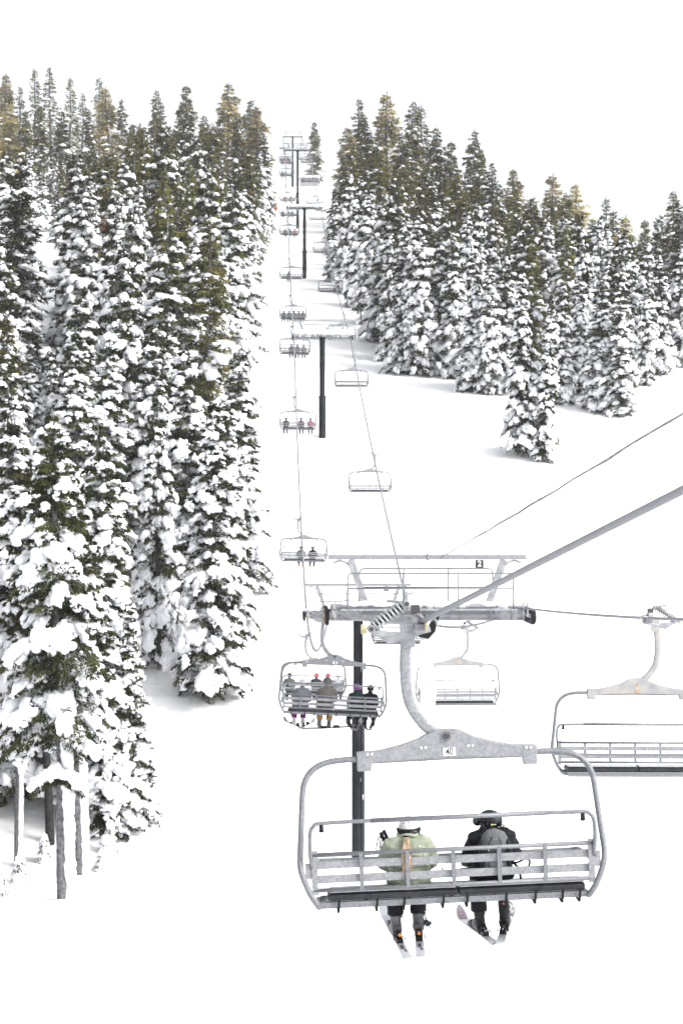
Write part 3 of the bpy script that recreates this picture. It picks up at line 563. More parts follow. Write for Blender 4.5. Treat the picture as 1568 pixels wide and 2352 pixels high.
# ------------------------------------------------------------------ towers
def make_tower(lod, mast_h, snowcap, num=None, snowy_mast=False, sleeve=.5, signal=False):
    """origin at rope level on the line's centre; local y along the line"""
    T = empty('lift_tower'); g = 2.47; gm = 'pale_steel'
    b = MB(); 
    if not snowy_mast:
        b.cyl((0,0,-.45),(0,0,-mast_h*sleeve),.235,20); b.cyl((0,0,-mast_h*sleeve-.02),(0,0,-mast_h-1),.31,20); b.cyl((0,0,-mast_h*sleeve+.02),(0,0,-mast_h*sleeve-.10),.36,20)
        b.cyl((0,0,-.2),(0,0,-.5),.34,16,.235)
        if lod: b.tube([(.16,-.28,-.6),(.16,-.28,-mast_h)], .05, 6)
        mo = b.build('mast', M['mast'], T)
        if lod:
            s = MB(); rs = random.Random(3)
            for k in range(16): z = -rs.uniform(1, mast_h); s.ball((rs.uniform(.08,.2), -.24, z), (.05,.05,rs.uniform(.1,.4)), 1, lump=.2, seed=k)
            s.build('stuck_snow', M['tree_snow'], mo, smooth='all')
    else:
        b.prism([(-.42,-.2),(.30,-.2),(.18,-.62),(.02,-.80),(-.22,-.75)], -.22, .22); mo0 = b.build('mast_head', M['black'], T, bevel=.02)
        s = MB(); s.tube([(.04*math.sin(i*1.9), .04*math.cos(i*1.3), -.55-(mast_h+.5)*i/30) for i in range(31)], [.20+.018*math.sin(i*2.3)+.012*math.cos(i*5.1) for i in range(31)], 20)
        s.build('mast', M['tree_snow'], T, smooth='all')
    # crossarm
    b = MB(); b.box((0,0,-.17),(2*g,.34,.34)); b.tube([(-g,-.23,.03),(g,-.23,.03)], .045, 8); b.box((0,-.175,-.31),(2*g,.03,.05)); b.tube([(-g,.21,.03),(g,.21,.03)], .045, 8)
    ca = b.build('crossarm', M[gm], T, bevel=.01 if lod else 0)
    if lod:
        for x in (-2.2,-1.7,1.6,2.15): s = MB(); s.box((x,-.19,-.17),(.05,.03,.30)); s.build('stiffener', M['galv'], ca)
        s = MB(); s.box((0,-.177,-.12),(3.4,.012,.12)); s.build('web_panel', M['galv_rail'], ca)
    # snow on the arm
    b = MB(); rs = random.Random(int(mast_h*10)); h = .13 if not snowcap else .42; n = 26
    for i in range(n):
        x = -g*.95+2*g*.95*i/(n-1)
        if not snowcap and rs.random() < .35: continue
        b.ball((x, 0, .02+h*.35), (g*.13, .3, h*rs.uniform(.55, 1.0)), 2, lump=.12, seed=i)
    b.build('snow_cap', M['tree_snow'], T, smooth='all')
    # sheave trains
    for sx in (-1, 1):
        b = MB(); b.box((sx*(g+.02),0,-.17),(.05,1.9,.10)); b.box((sx*(g+.16),0,-.17),(.03,1.9,.08)); b.bar((sx*(g-.18),0,-.12),(sx*(g+.2),0,-.12),.16,.16)
        b.box((sx*(g-.05),-.98,-.02),(.04,.06,.36)); b.box((sx*(g-.10),-.6,-.06),(.04,.06,.46))
        tr = b.build('sheave_train', M[gm if lod else 'galv'], T, bevel=.008 if lod else 0)
        for j in range(6 if lod else 4):
            y = -.85+j*.34 if lod else -.7+j*.46
            s = MB(); s.cyl((sx*(g+.05),y,-.20),(sx*(g+.145),y,-.20),.20,24); sh = s.build('sheave', M['black'], tr, bevel=.01 if lod else 0)
            if lod: s = MB(); s.cyl((sx*(g+.145),y,-.20),(sx*(g+.175),y,-.20),.15,16); s.build('sheave_hub', M['brown'], sh)
    # lifting frame above
    b = MB(); tz = 1.27; th = .12 if lod else .10
    b.box((0,0,tz),(2*g+.1,.13,th)); b.box((.02,0,tz),(.06,.18,th+.05))
    lf = b.build('lifting_frame', M['galv' if not snowcap else 'pale_steel'], T, bevel=.008 if lod else 0)
    for sx in (-1, 1):
        s = MB(); s.bar((sx*1.95,0,tz-.06),(sx*1.56,0,.06),.17,.12); s.build('strut', M['pale_steel'], lf)
        s = MB(); s.tube([(sx*(2.22-.30*math.cos(a)), 0, tz-.42+.33*math.sin(a)) for a in (0,.3,.6,.9,1.2,1.57,1.9,2.2)], .03, 6); s.build('gusset', M['pale_steel'], lf)
    # catwalk railings on both sides of the arm
    for sy in (-1, 1):
        yy = sy*.62; x0, x1 = (-2.05, 2.12) if sy < 0 else (-1.7, 1.75); zt, zm = (.88, .50) if sy < 0 else (.96, .48)
        b = MB(); rl = [(x0,yy,-.05),(x0,yy,zt-.12),(x0+.03,yy,zt-.03),(x0+.12,yy,zt),(x1-.12,yy,zt),(x1-.03,yy,zt-.03),(x1,yy,zt-.12),(x1,yy,-.05)]
        r = .021
        b.tube(rl, r, 8); b.tube([(x0,yy,zm),(x1,yy,zm)], r*.85, 8)
        for x in (x0+(x1-x0)/3, x0+2*(x1-x0)/3): b.tube([(x,yy,-.05),(x,yy,zt)], r*.85, 8)
        b.build('railing', M['galv_rail'], T, smooth='all')
        b = MB(); b.box((0,sy*.46,-.04),(2*g-.5,.36,.03)); b.build('walkway', M['pale_steel'], T)
    if num:
        b = MB(); b.box((1.32,-.10,tz-.17),(.21,.01,.20)); s = b.build('number_sign', M['ink'], T)
        text('digit', num, .2, M['white'], s, Matrix.Translation((1.32,-.108,tz-.17)) @ TXT)
    return T
tower_spec = [(1,2.73,'2',True,False,.5,1,'nearest lift tower, numbered 2, with crossarm, railings and white snow-plastered mast'),
 (2,5.1,'3',False,False,.42,1,'lift tower numbered 3 whose black mast runs down behind the nearest chairs'),
 (3,9.3,None,False,True,.6,0,'dark lift tower with a thick snow cap on its crossarm, standing mid-slope'),
 (4,15.7,None,False,True,.62,0,'dark lift tower with a snow-capped crossarm at the tip of the right wood'),
 (5,21.4,None,False,False,.55,0,'slim lift tower second from the summit'),
 (6,29.0,None,False,False,.5,0,'pale-headed slim lift tower closest to the summit')]
for i, d, num, sm, cap, sl, lod, lb in tower_spec:
    p = lp(d, KC); gz = ground(p.x, p.y); T = make_tower(lod, p.z-gz, cap, num, sm, sl)
    T.matrix_world = Matrix.Translation(p+Vector((0,0,.02))) @ Matrix.Rotation(HEAD, 4, 'Z'); tag(T, lb, 'lift tower', 'towers of the lift')
# summit hut
p = Vector((lx(29.6, KC)+4.6, 474, ground(lx(29.6, KC)+4.6, 474)))
T = empty('summit_hut', 'low dark-fronted summit hut under a snowy roof, beside the lone tree', 'hut', None, Matrix.Translation(p))
b = MB(); b.box((0,0,1.0),(5.0,3,2.4)); wl = b.build('wall', M['pale_steel'], T)
b = MB(); b.box((0,0,2.45),(6,4,.5)); b.build('roof', M['tree_snow'], T, bevel=.15)
for x in (-1.6,0,1.6): b = MB(); b.box((x,-1.51,1.3),(1.1,.04,.8)); b.build('window', M['bolt'], wl)

# ------------------------------------------------------------------ people
def fabric(name, col, var=None, bump=.5, bs=18, rough=.75): return mat(name, col, rough, var=var or tuple(c*.8 for c in col), vscale=7, bump=bump, bscale=bs, spec=.2)
M['jk_green'] = fabric('sage_shell', (.235, .265, .195), (.275, .305, .235), .6, 8)
M['jk_black'] = fabric('black_shell', (.004, .0045, .007), (.008, .009, .013), .5, 12)
M['pants_black'] = fabric('black_trousers', (.004, .0045, .006), (.008, .008, .010), .6, 10)
M['pack'] = fabric('grey_pack', (.085, .088, .094), (.13, .133, .14), .5, 60)
M['pack_dark'] = fabric('dark_pack_panel', (.022, .023, .025))
M['skin'] = mat('skin', (.50, .31, .23), .55, var=(.55, .35, .27), vscale=9)
M['hair'] = mat('blond_hair', (.26, .17, .10), .5, var=(.46, .36, .25), vscale=30, bump=.3, bscale=90)
M['helmet_white'] = mat('white_helmet_shell', (.42, .42, .43), .45, var=(.50, .50, .50), vscale=4)
M['helmet_black'] = mat('black_helmet_shell', (.010, .012, .015), .5, bump=.15, bscale=80, spec=.25)
M['lens'] = mat('goggle_lens', (.02, .022, .025), .12)
M['boot_grey'] = mat('boot_shell', (.035, .035, .04), .45, var=(.09, .09, .10), vscale=8)
M['boot_black'] = mat('boot_shell_black', (.007, .007, .009), .45, spec=.25)
M['ski_white'] = mat('ski_topsheet', (.44, .45, .48), .45, var=(.34, .35, .38), vscale=9)
M['ski_tip'] = mat('ski_tip_grey', (.16, .155, .17), .4)
M['magenta'] = mat('magenta_print', (.22, .06, .15), .5)
M['orange'] = mat('orange_plastic', (.85, .28, .02), .5)
M['red'] = mat('red_badge', (.75, .03, .08), .5)
M['c_grey'] = fabric('grey_shell', (.16, .165, .19)); M['c_brown'] = fabric('taupe_shell', (.15, .135, .125)); M['c_teal'] = fabric('dark_teal_shell', (.02, .035, .038))
M['c_purple'] = fabric('purple_trousers', (.13, .012, .10)); M['c_mustard'] = fabric('mustard_trousers', (.27, .14, .04)); M['c_violet'] = mat('violet_helmet', (.16, .03, .20), .4)
M['c_olive'] = fabric('olive_shell', (.11, .12, .10)); M['c_red'] = fabric('red_shell', (.50, .03, .04)); M['c_pink'] = fabric('salmon_shell', (.50, .12, .12)); M['c_navy'] = fabric('navy_shell', (.03, .05, .10)); M['c_plum'] = fabric('plum_trousers', (.10, .02, .035)); M['c_dark'] = fabric('charcoal_shell', (.04, .042, .048)); M['c_yellow'] = fabric('yellow_trousers', (.55, .38, .05)); M['c_pale'] = fabric('pale_shell', (.42, .43, .45))

def cap(b, a, c, ra, rc, n=12, f=None):
    b.tube([a, c], [ra, rc], n, flat=f); b.ball(a, ra, 2); b.ball(c, rc, 2); return b
def fuse(b, name, m, parent, voxel, it=4, fold=0, fs=9, seed=0):
    """join overlapping shapes into one continuous skin"""
    o = b.build(name, m, None, smooth=False); r = o.modifiers.new('r', 'REMESH'); r.mode = 'VOXEL'; r.voxel_size = voxel
    s = o.modifiers.new('s', 'SMOOTH'); s.factor = .6; s.iterations = it
    me = bpy.data.meshes.new_from_object(o.evaluated_get(bpy.context.evaluated_depsgraph_get())); me.name = name
    bpy.data.objects.remove(o); me.materials.clear(); me.materials.append(m)
    if fold:
        n = len(me.vertices); co = np.empty(n*3, np.float32); me.vertices.foreach_get('co', co); co = co.reshape(-1, 3); nr = np.array([v.normal[:] for v in me.vertices]); d = np.zeros(n)
        for i in range(n):
            p = co[i]; d[i] = 1-abs(noise.noise(Vector((p[0]*fs*.8+seed, p[1]*fs, p[2]*fs*1.7))))*2.6 + .5*noise.noise(Vector((p[0]*fs*2.2, p[1]*fs*2.2, p[2]*fs*3.1+seed)))
        co += nr*(d*fold)[:,None]; me.vertices.foreach_set('co', co.astype(np.float32).ravel()); me.update()
    me.polygons.foreach_set('use_smooth', [True]*len(me.polygons))
    q = bpy.data.objects.new(name, me); COL.objects.link(q)
    if parent: q.parent = parent
    return q
def hand(b, w, d, side, k=1.0, curl=.9):
    """palm and five bent fingers; w wrist, d forward direction"""
    w = Vector(w); d = Vector(d).normalized(); sd = Vector((1,0,0)); sd = (sd-d*sd.dot(d)).normalized(); dn = d.cross(sd); dn = dn if dn.z < 0 else -dn
    b.tube([w, w+d*.05, w+d*.09], [.026*k, .036*k, .036*k], 10, flat=(.65, 1)); b.ball(w+d*.09, (.036*k, .034*k, .022*k), 2)
    for i, L in enumerate((.066, .074, .068, .052)):
        q = w+d*.085+sd*(-.030+.020*i)*side; a = q+d*L*.45; c = a+(d*.35+dn)*L*.33; e = c+(dn*.8-d*.6)*L*.3
        b.tube([q, a, c, e], [.0105*k, .010*k, .0095*k, .008*k], 8); b.ball(e, .0085*k, 1)
    q = w+d*.03-sd*.028*side; a = q-sd*.022*side+d*.02+dn*.012; c = a+d*.03+dn*.016
    b.tube([q, a, c], [.013*k, .012*k, .010*k], 8); b.ball(c, .010*k, 1)
def skeleton(o):
    k = dict(hip=(0,0,.11), waist=(0,-.01,.22), chest=(0,.02,.34), nb=(0,.05,.44), head=(0,.085,.565), sh=.165, shz=.41,
             el=((-.215,.08,.22),(.215,.08,.22)), wr=((-.17,.34,.17),(.17,.34,.17)), kn=((-.12,.42,.09),(.11,.42,.09)), an=((-.125,.39,-.34),(.105,.39,-.34)), turn=0)
    k.update(o or {}); return k
def rider(T, k, jm, pm, hm, bm, vox=.011, near=True, parts=True):
    out = {}
    # body
    b = MB(); b.ball(k['head'], (.073,.092,.098), 3); cap(b, k['nb'], Vector(k['head'])-Vector((0,.01,.04)), .055, .05); b.ball(k['hip'], (.145,.10,.10)); b.ball(k['waist'], (.125,.09,.11)); b.ball(k['chest'], (.14,.10,.12))
    cap(b, (-k['sh']+.03,.02,k['shz']-.01), (k['sh']-.03,.02,k['shz']-.01), .05, .05)
    hd = Vector(k['head']); tr = Matrix.Rotation(R(k['turn']), 3, 'Z'); fp = lambda x, y, z: hd+tr@Vector((x, y, z))
    if near:
        b.tube([fp(0,.085,.015), fp(0,.108,-.012), fp(0,.085,-.02)], [.010,.015,.012], 8); b.ball(fp(0,.07,-.065), (.034,.03,.022)); b.ball(fp(0,.088,-.042), (.024,.010,.007))
        for s in (-1, 1): b.ball(fp(s*.074,.0,-.005), (.010,.018,.028)); b.ball(fp(s*.03,.082,.015), (.014,.01,.009))
    for i, s in enumerate((-1, 1)):
        cap(b, (s*k['sh'],.02,k['shz']-.02), k['el'][i], .042, .036); cap(b, k['el'][i], k['wr'][i], .036, .025)
        hand(b, k['wr'][i], Vector(k['wr'][i])-Vector(k['el'][i]), s, .9)
        cap(b, (s*.085,.03,.10), k['kn'][i], .07, .052); cap(b, k['kn'][i], k['an'][i], .05, .036); cap(b, k['an'][i], Vector(k['an'][i])+Vector((0,.12,-.07)), .035, .03)
    out['body'] = fuse(b, 'body', M['skin'], T, vox*.9 if near else vox, 2)
    # jacket
    b = MB(); b.ball((0,0,.085), (.205,.145,.105), 3); b.ball((0,0,.19), (.190,.138,.14), 3); b.ball((0,.015,.31), (.195,.14,.145), 3)
    cap(b, (-k['sh']+.04,.02,k['shz']-.025), (k['sh']-.04,.02,k['shz']-.025), .088, .088); cap(b, (0,.03,k['shz']), Vector(k['nb'])+Vector((0,.0,.03)), .085, .068, 14)
    for i, s in enumerate((-1, 1)):
        cap(b, (s*k['sh'],.02,k['shz']-.03), k['el'][i], .076, .064); cap(b, k['el'][i], k['wr'][i], .064, .045)
    out['jacket'] = fuse(b, 'jacket', jm, T, vox, 5, .013 if near else .0, 7, 1)
    # trousers
    b = MB(); b.ball((0,.02,.055), (.172,.115,.075), 3)
    for i, s in enumerate((-1, 1)):
        a = Vector(k['an'][i]); kk = Vector(k['kn'][i]); cut = k.get('cut', (.12,.12))[i]; e = a.lerp(kk, cut)
        cap(b, (s*.09,.04,.085), kk, .098, .082); b.tube([kk, kk.lerp(e, .5), e], [.080, .078, .076], 14); b.ball(kk, .081, 2)
    out['trousers'] = fuse(b, 'trousers', pm, T, vox, 4, .006 if near else 0, 10, 4)
    # helmet
    b = MB(); V, Tn = ICO[4 if near else 2]; hs_ = k.get('hs', 1)
    Vh = V.copy(); Vh[:,2] = np.where(Vh[:,2] < -.42, -.42-.15*(Vh[:,2]+.42)*0, Vh[:,2]); Vh[:,2] = np.where((Vh[:,1] > .5)&(Vh[:,2] < .05), .05, Vh[:,2])
    Vh = Vh*np.array((.108,.130,.112))*hs_; Vh = Vh@np.array(tr).T+np.array(hd+Vector((0,-.005,.025)))
    b.add(Vh, Tn); he = b.build('helmet', hm, T, smooth='all'); out['helmet'] = he
    for i, s in enumerate((-1, 1)):
        # gloves and boots
        if parts:
            b = MB(); d = (Vector(k['wr'][i])-Vector(k['el'][i])).normalized(); w0 = Vector(k['wr'][i]); b.tube([w0-d*.05, w0+d*.01], [.052,.045], 12); hand(b, w0, d, s, 1.55); out['glove%d' % i] = fuse(b, 'glove', M['black'], T, .007 if near else .014, 1)
        a = Vector(k['an'][i]); yw = k.get('yaw', (0,0))[i]; ry = Matrix.Rotation(R(yw), 3, 'Z'); f = lambda x, y, z: a+ry@Vector((x, y, z))
        b = MB(); kk = Vector(k['kn'][i]); up = (kk-a).normalized()
        cu_h = .23 if k.get('cut', (0,0))[i] > .5 else .15; b.tube([a+up*.02, a+up*.09, a+up*cu_h], [.058,.062,.058], 14, flat=(1.12,.9)); b.ball(f(0,0,-.01), (.055,.07,.062)); b.tube([f(0,-.075,-.065), f(0,.0,-.055), f(0,.10,-.065), f(0,.19,-.078)], [.048,.060,.052,.036], 12, flat=(.62,1) if 0 else None)
        bo = fuse(b, 'boot', bm if not isinstance(bm, tuple) else bm[i], T, .008 if near else .016, 2); out['boot%d' % i] = bo
        if near:
            s_ = MB(); s_.box((0,.055,-.108), (.075,.30,.026)); s_.v = [tuple(f(*p)) for p in s_.v]; s_.build('boot_sole', M['black'], bo, bevel=.004)
            for j, z in enumerate((.0,.045,.09)+((.15,.20) if cu_h > .2 else ())):
                c = f(.064, .02, z) if j else f(.06, .09, -.05); b = MB(); b.bar(c-Vector((0,.05,0)), c+Vector((0,.05,.01)), .012, .014, (0,0,1)); b.tube([c+Vector((.012,-.05,0)), c+Vector((.02,0,.012)), c+Vector((.012,.03,0))], .004, 5); b.build('buckle', M['white'], bo)
            b = MB(); b.box(a+up*.11+Vector((0,-.066,0)), (.055,.012,.05)); b.build('spoiler', M['black'], bo, bevel=.004)
    return out
def ski(label, L, m, mtx, dot=True, tips=False, group='skis of the riders on the nearest chair'):
    T = empty('ski', label, 'ski', group, mtx); n = 30; b = MB(); V = []; Fs = []
    for i in range(n+1):
        t = i/n; y = -L*.45+L*t; wd = .036+.012*abs(2*t-1)**2+(.006 if t > .5 else 0); e = min(1, (1-t)/.05+.02, t/.02+.55); wd *= math.sqrt(max(.05, e)); z = .0+(.11*((t-.86)/.14)**2 if t > .86 else 0)+(.012*((.04-t)/.04) if t < .04 else 0)
        V += [(-wd,y,z),(wd,y,z),(wd,y,z-.012),(-wd,y,z-.012)]
        if i: o = (i-1)*4; Fs += [(o+j, o+(j+1)%4, o+4+(j+1)%4, o+4+j) for j in range(4)]
    Fs += [(0,1,2,3), (n*4+3,n*4+2,n*4+1,n*4)]; b.add(V, Fs); bd = b.build('ski_board', m, T)
    if tips:
        b = MB(); V = []; Fs = []; q = 0
        for i in range(n+1):
            t = i/n
            if t < .84: continue
            j = i*4; v = bd.data.vertices; a, c = v[j].co, v[j+1].co; V += [a+Vector((0,0,.003)), c+Vector((0,0,.003))]
            if q: Fs.append((q*2-2, q*2-1, q*2+1, q*2))
            q += 1
        b.add(V, Fs); b.build('tip_panel', M['ski_tip'], bd)
        b = MB()
        for sx in (-.018, .018):
            for j in range(4): y = L*(.41+.03*j); t = (y+L*.45)/L; z = (.11*((t-.86)/.14)**2 if t > .86 else 0)+.008; b.box((sx, y, z), (.010, .022, .003), (math.atan2(.22*(max(0, t-.86)/.14)/.14, L), 0, 0))
        b.build('tip_print', M['magenta'], bd)
    b = MB(); b.box((0,-.165,.022), (.062,.13,.035)); b.box((0,-.125,.055), (.05,.05,.05)); b.tube([(-.045,-.10,.02),(-.05,-.16,.035),(-.06,-.2,.02)], .006, 5); b.tube([(.045,-.10,.02),(.05,-.16,.035),(.06,-.2,.02)], .006, 5); b.tube([(0,-.15,.05),(0,-.22,.075),(0,-.25,.07)], [.016,.018,.012], 8); b.box((0,.27,.02), (.06,.12,.035)); b.box((0,.215,.05), (.075,.04,.045)); bi = b.build('binding', M['boot_black'], T, bevel=.004)
    b = MB(); b.box((0,-.235,.087) if dot else (0,-.20,.045), (.026,.034,.012) if dot else (.012,.02,.012), (.2,0,0)); b.build('heel_lever', M['orange'] if dot else M['white'], bi)
    if dot: b = MB(); b.box((0,-.33,.002), (.03,.09,.004)); b.box((.015,-.42,.002), (.02,.05,.004)); b.build('tail_print', M['boot_grey'], bd)
    return T
def pole(label, a, c, mtx, basket=True, group='ski poles of the riders on the nearest chair'):
    T = empty('ski_pole', label, 'ski pole', group, mtx); a, c = Vector(a), Vector(c); d = (c-a).normalized()
    b = MB(); b.tube([a, c], [.009,.006], 8); b.build('shaft', M['bolt'], T)
    b = MB(); b.tube([a-d*.03, a, a+d*.06, a+d*.12], [.019,.016,.017,.013], 10); g = b.build('grip', M['black'], T)
    b = MB(); b.tube([a-d*.01, a+Vector((-.04,-.02,-.03)), a+Vector((-.06,-.03,-.12)), a+Vector((-.03,-.02,-.16)), a+d*.02], .006, 5); b.build('wrist_strap', M['black'], g)
    if basket: b = MB(); b.cyl(c-d*.07, c-d*.062, .035, 14); b.build('basket', M['boot_grey'], T)
    return T

# --- the two near riders
def surf(o, x, z, y0=-1, off=.004):
    ok, p, n_, _ = o.ray_cast(Vector((x, y0, z)), Vector((0, 1, 0))); return (p if ok else Vector((x, -.15, z)))+Vector((0, -off, 0))
SEAT = PZ-1.437*ZS
def on_chair(cm, x, y=0, z=0, yaw=0): return cm @ Matrix.Translation((PX+x, y, SEAT+z)) @ Matrix.Rotation(R(yaw), 4, 'Z')
kg = skeleton(dict(turn=-8, head=(.015,.085,.520), nb=(0,.05,.44), hs=.90, el=((-.225,.06,.225),(.225,.07,.225)), wr=((-.17,.30,.13),(.19,.30,.13)), kn=((-.115,.42,.04),(.105,.42,.04)), an=((-.12,.40,-.42),(.095,.40,-.41)), yaw=(7,-4), cut=(.15,.15)))
mg = on_chair(chairs[0], -.395, -.03)
G = empty('person', 'rider in sage green jacket with white helmet and long blond ponytail', 'person', None, mg)
og = rider(G, kg, M['jk_green'], M['pants_black'], M['helmet_white'], (M['boot_grey'], M['boot_grey']))
hd = Vector(kg['head'])
b = MB(); rs = np.random.RandomState(2)
for i in range(90):
    a = rs.rand()*6.28; r = math.sqrt(rs.rand()); x, y = math.cos(a)*r, math.sin(a)*r; L = rs.uniform(.24, .31)
    x0 = hd.x-.035; p = [(x0+x*.018, hd.y-.165+y*.012, hd.z-.02), (x0-.004+x*.030, hd.y-.190+y*.018, hd.z-.09), (x0-.012+x*.044, hd.y-.262+y*.02, hd.z-.17), (x0-.016+x*.040+rs.normal()*.004, hd.y-.278+y*.018, hd.z-.045-L*.8), (x0-.016+x*.034+rs.normal()*.008, hd.y-.275+y*.012, hd.z-.045-L)]
    b.tube(catmull(p, 3), [.0042]*10+[.0036,.0028,.0018], 5, cap=False)
hr = b.build('ponytail', M['hair'], G, smooth='all')
b = MB(); b.tube([(hd.x-.035+.021*math.cos(t), hd.y-.168+.016*math.sin(t), hd.z-.03) for t in [i*.7 for i in range(10)]], .009, 6); b.build('hair_tie', M['black'], hr)
b = MB(); b.ball((hd.x,hd.y-.028,hd.z-.045), (.074,.07,.05), 3, lump=.04, seed=3); b.build('hair', M['hair'], G, smooth='all')
# goggles strap and shell details
b = MB(); tr = Matrix.Rotation(R(-8), 3, 'Z')
for rr, z, w_ in ((1.03, -.012, .016), (1.03, -.022, .016), (1.03,-.032,.014)):
    b.tube([hd+Vector((0,-.005,.03))+tr@Vector((.108*.93*rr*math.cos(t), .130*.93*rr*math.sin(t), z-.004)) for t in [math.pi+math.pi*i/14 for i in range(15)]], .010, 6)
st = b.build('goggle_strap', M['black'], og['helmet'], smooth='all')
b = MB(); b.ball(hd+Vector((.02,-.115,-.002)), (.055,.022,.020), 3); b.build('strap_pad', M['lens'], st)
for i, s in enumerate((-1, 1)): b = MB(); b.ball(hd+Vector((s*.083,-.01,-.04)), (.022,.045,.04), 2); b.build('ear_pad', M['black'], og['helmet'], smooth='all')
for x, z in ((-.05,.085),(.0,.092),(.045,.085),(-.07,.06),(.07,.06)): b = MB(); b.ball(surf(og['helmet'], hd.x+x, hd.z+z-.01, off=0), (.011,.008,.005), 1); b.build('vent', M['boot_grey'], og['helmet'])
# jacket seams, hem, patch of arcs
jk = og['jacket']; b = MB()
for z0, dz, xw in ((.345,.02,.19), (.205,0,.175), (.045,-.005,.20)): b.tube([surf(jk, x*xw/8, z0+dz*(1-abs(x)/8), off=.0005) for x in range(-8, 9)], .0032, 5)
for s in (-1, 1): b.tube([surf(jk, s*(.115+.045*t), .40-.30*t, off=.0005) for t in [i/8 for i in range(9)]], .003, 5)
b.build('seam', M['c_olive'], jk)
b = MB()
for r_ in (.006, .012, .018): b.tube([surf(jk, .105-.012+r_*math.cos(t), .385+r_*math.sin(t)) for t in [math.pi/2*i/5 for i in range(6)]], .0028, 5)
b.build('emblem', M['white'], jk)
b = MB(); b.tube([(.085*math.cos(t), .035+.075*math.sin(t), .485+.01*math.sin(t*3)) for t in [i*.35 for i in range(19)]], .020, 8); b.build('collar', M['jk_green'], jk, smooth='all')
b = MB(); b.tube([(.205*math.cos(t), .0+.143*math.sin(t), .012+.012*math.sin(t*5)) for t in [i*.262 for i in range(25)]], .017, 8); b.build('hem', M['jk_green'], jk, smooth='all')
def foot(k, m, i, yaw, pitch): return m @ Matrix.Translation(Vector(k['an'][i])+Vector((0,.02,-.128))) @ Matrix.Rotation(R(yaw), 4, 'Z') @ Matrix.Rotation(R(pitch), 4, 'X')
ski('left white ski of the green-jacketed rider, orange dot on its binding', 1.42, M['ski_white'], foot(kg, mg, 0, 6, 6))
ski('right white ski of the green-jacketed rider, orange dot on its binding', 1.42, M['ski_white'], foot(kg, mg, 1, -3, 6))
pole('ski pole with black grip behind the left shoulder of the green jacket', (-.235,.10,.47), (.19,.46,-.50), mg)
pole('second ski pole of the green-jacketed rider, grip slightly higher', (-.205,.12,.485), (.22,.48,-.52), mg)

kb = skeleton(dict(turn=58, head=(-.005,.09,.525), nb=(0,.05,.46), hs=.94, shz=.43, sh=.150, el=((-.222,.06,.245),(.208,.06,.245)), wr=((-.22,.30,.15),(.2,.31,.15)), kn=((-.115,.42,.07),(.125,.42,.07)), an=((-.105,.40,-.44),(.135,.40,-.43)), yaw=(8,-11), cut=(.14,.72)))
mb = on_chair(chairs[0], .40, .05)
B = empty('person', 'rider in black jacket and black helmet turned left, wearing a grey backpack', 'person', None, mb)
ob = rider(B, kb, M['jk_black'], M['pants_black'], M['helmet_black'], (M['boot_black'], M['boot_black']))
hd = Vector(kb['head']); tr = Matrix.Rotation(R(58), 3, 'Z'); fp = lambda x, y, z: hd+tr@Vector((x, y, z))
b = MB(); b.ball(fp(0,.118,.02), (.088,.05,.050), 3, rot=(0,0,R(58))); gg = b.build('goggles', M['lens'], ob['helmet'], smooth='all')
b = MB(); b.tube([fp(.119*math.cos(t), .02+.13*math.sin(t), .035) for t in [math.pi*.92+math.pi*1.16*i/16 for i in range(17)]], .012, 6, flat=(.4,1.4)); b.build('goggle_strap', M['black'], gg, smooth='all')
for s in (-1, 1): b = MB(); b.ball(fp(s*.082,-.0,-.035), (.022,.042,.042), 3, rot=(0,0,R(58))); b.build('ear_pad', M['black'], ob['helmet'], smooth='all')
b = MB(); b.tube([fp(.11*math.cos(t), .132*math.sin(t)-.005, -.022) for t in [math.pi*.98+math.pi*1.04*i/16 for i in range(17)]], .006, 6); b.build('helmet_rim', M['black'], ob['helmet'], smooth='all')
he = ob['helmet']
p = surf(he, -.060, .545, off=.010); text('lettering', 'SPY', .036, M['c_grey'], he, Matrix.Translation(p) @ Matrix.Rotation(R(-30), 4, 'Z') @ Matrix.Rotation(R(18), 4, 'Y') @ TXT)
p = surf(he, -.002, .535, off=.001); b = MB(); b.cyl(p, p+Vector((0,-.004,0)), .009, 12); b.build('badge', mat('lime_badge', (.6,.65,.05), .5), he)
p = surf(he, .024, .534, off=.001); b = MB(); b.box(p, (.026,.004,.006)); b.build('badge', M['white'], he)
# red oval logo on the exposed right boot
a = Vector(kb['an'][1]); up = (Vector(kb['kn'][1])-a).normalized(); b = MB(); b.ball(a+up*.135+Vector((0,-.068,0)), (.024,.006,.012), 2); b.build('boot_logo', M['red'], ob['boot1'], smooth='all')
b = MB(); b.box(a+up*.135+Vector((0,-.075,0)), (.030,.002,.004)); b.build('logo_bar', M['white'], ob['boot1'])
ski('left pale ski of the black-clad rider, grey tip with magenta marks', 1.38, M['ski_white'], foot(kb, mb, 0, 9, -1.5), False, True)
ski('right pale ski of the black-clad rider, grey tip with magenta marks', 1.38, M['ski_white'], foot(kb, mb, 1, -12, -1.5), False, True)
pole('ski pole of the black-clad rider pointing left, small round basket at its tip', (.20,.34,.10), (-.52,.24,.055), mb)
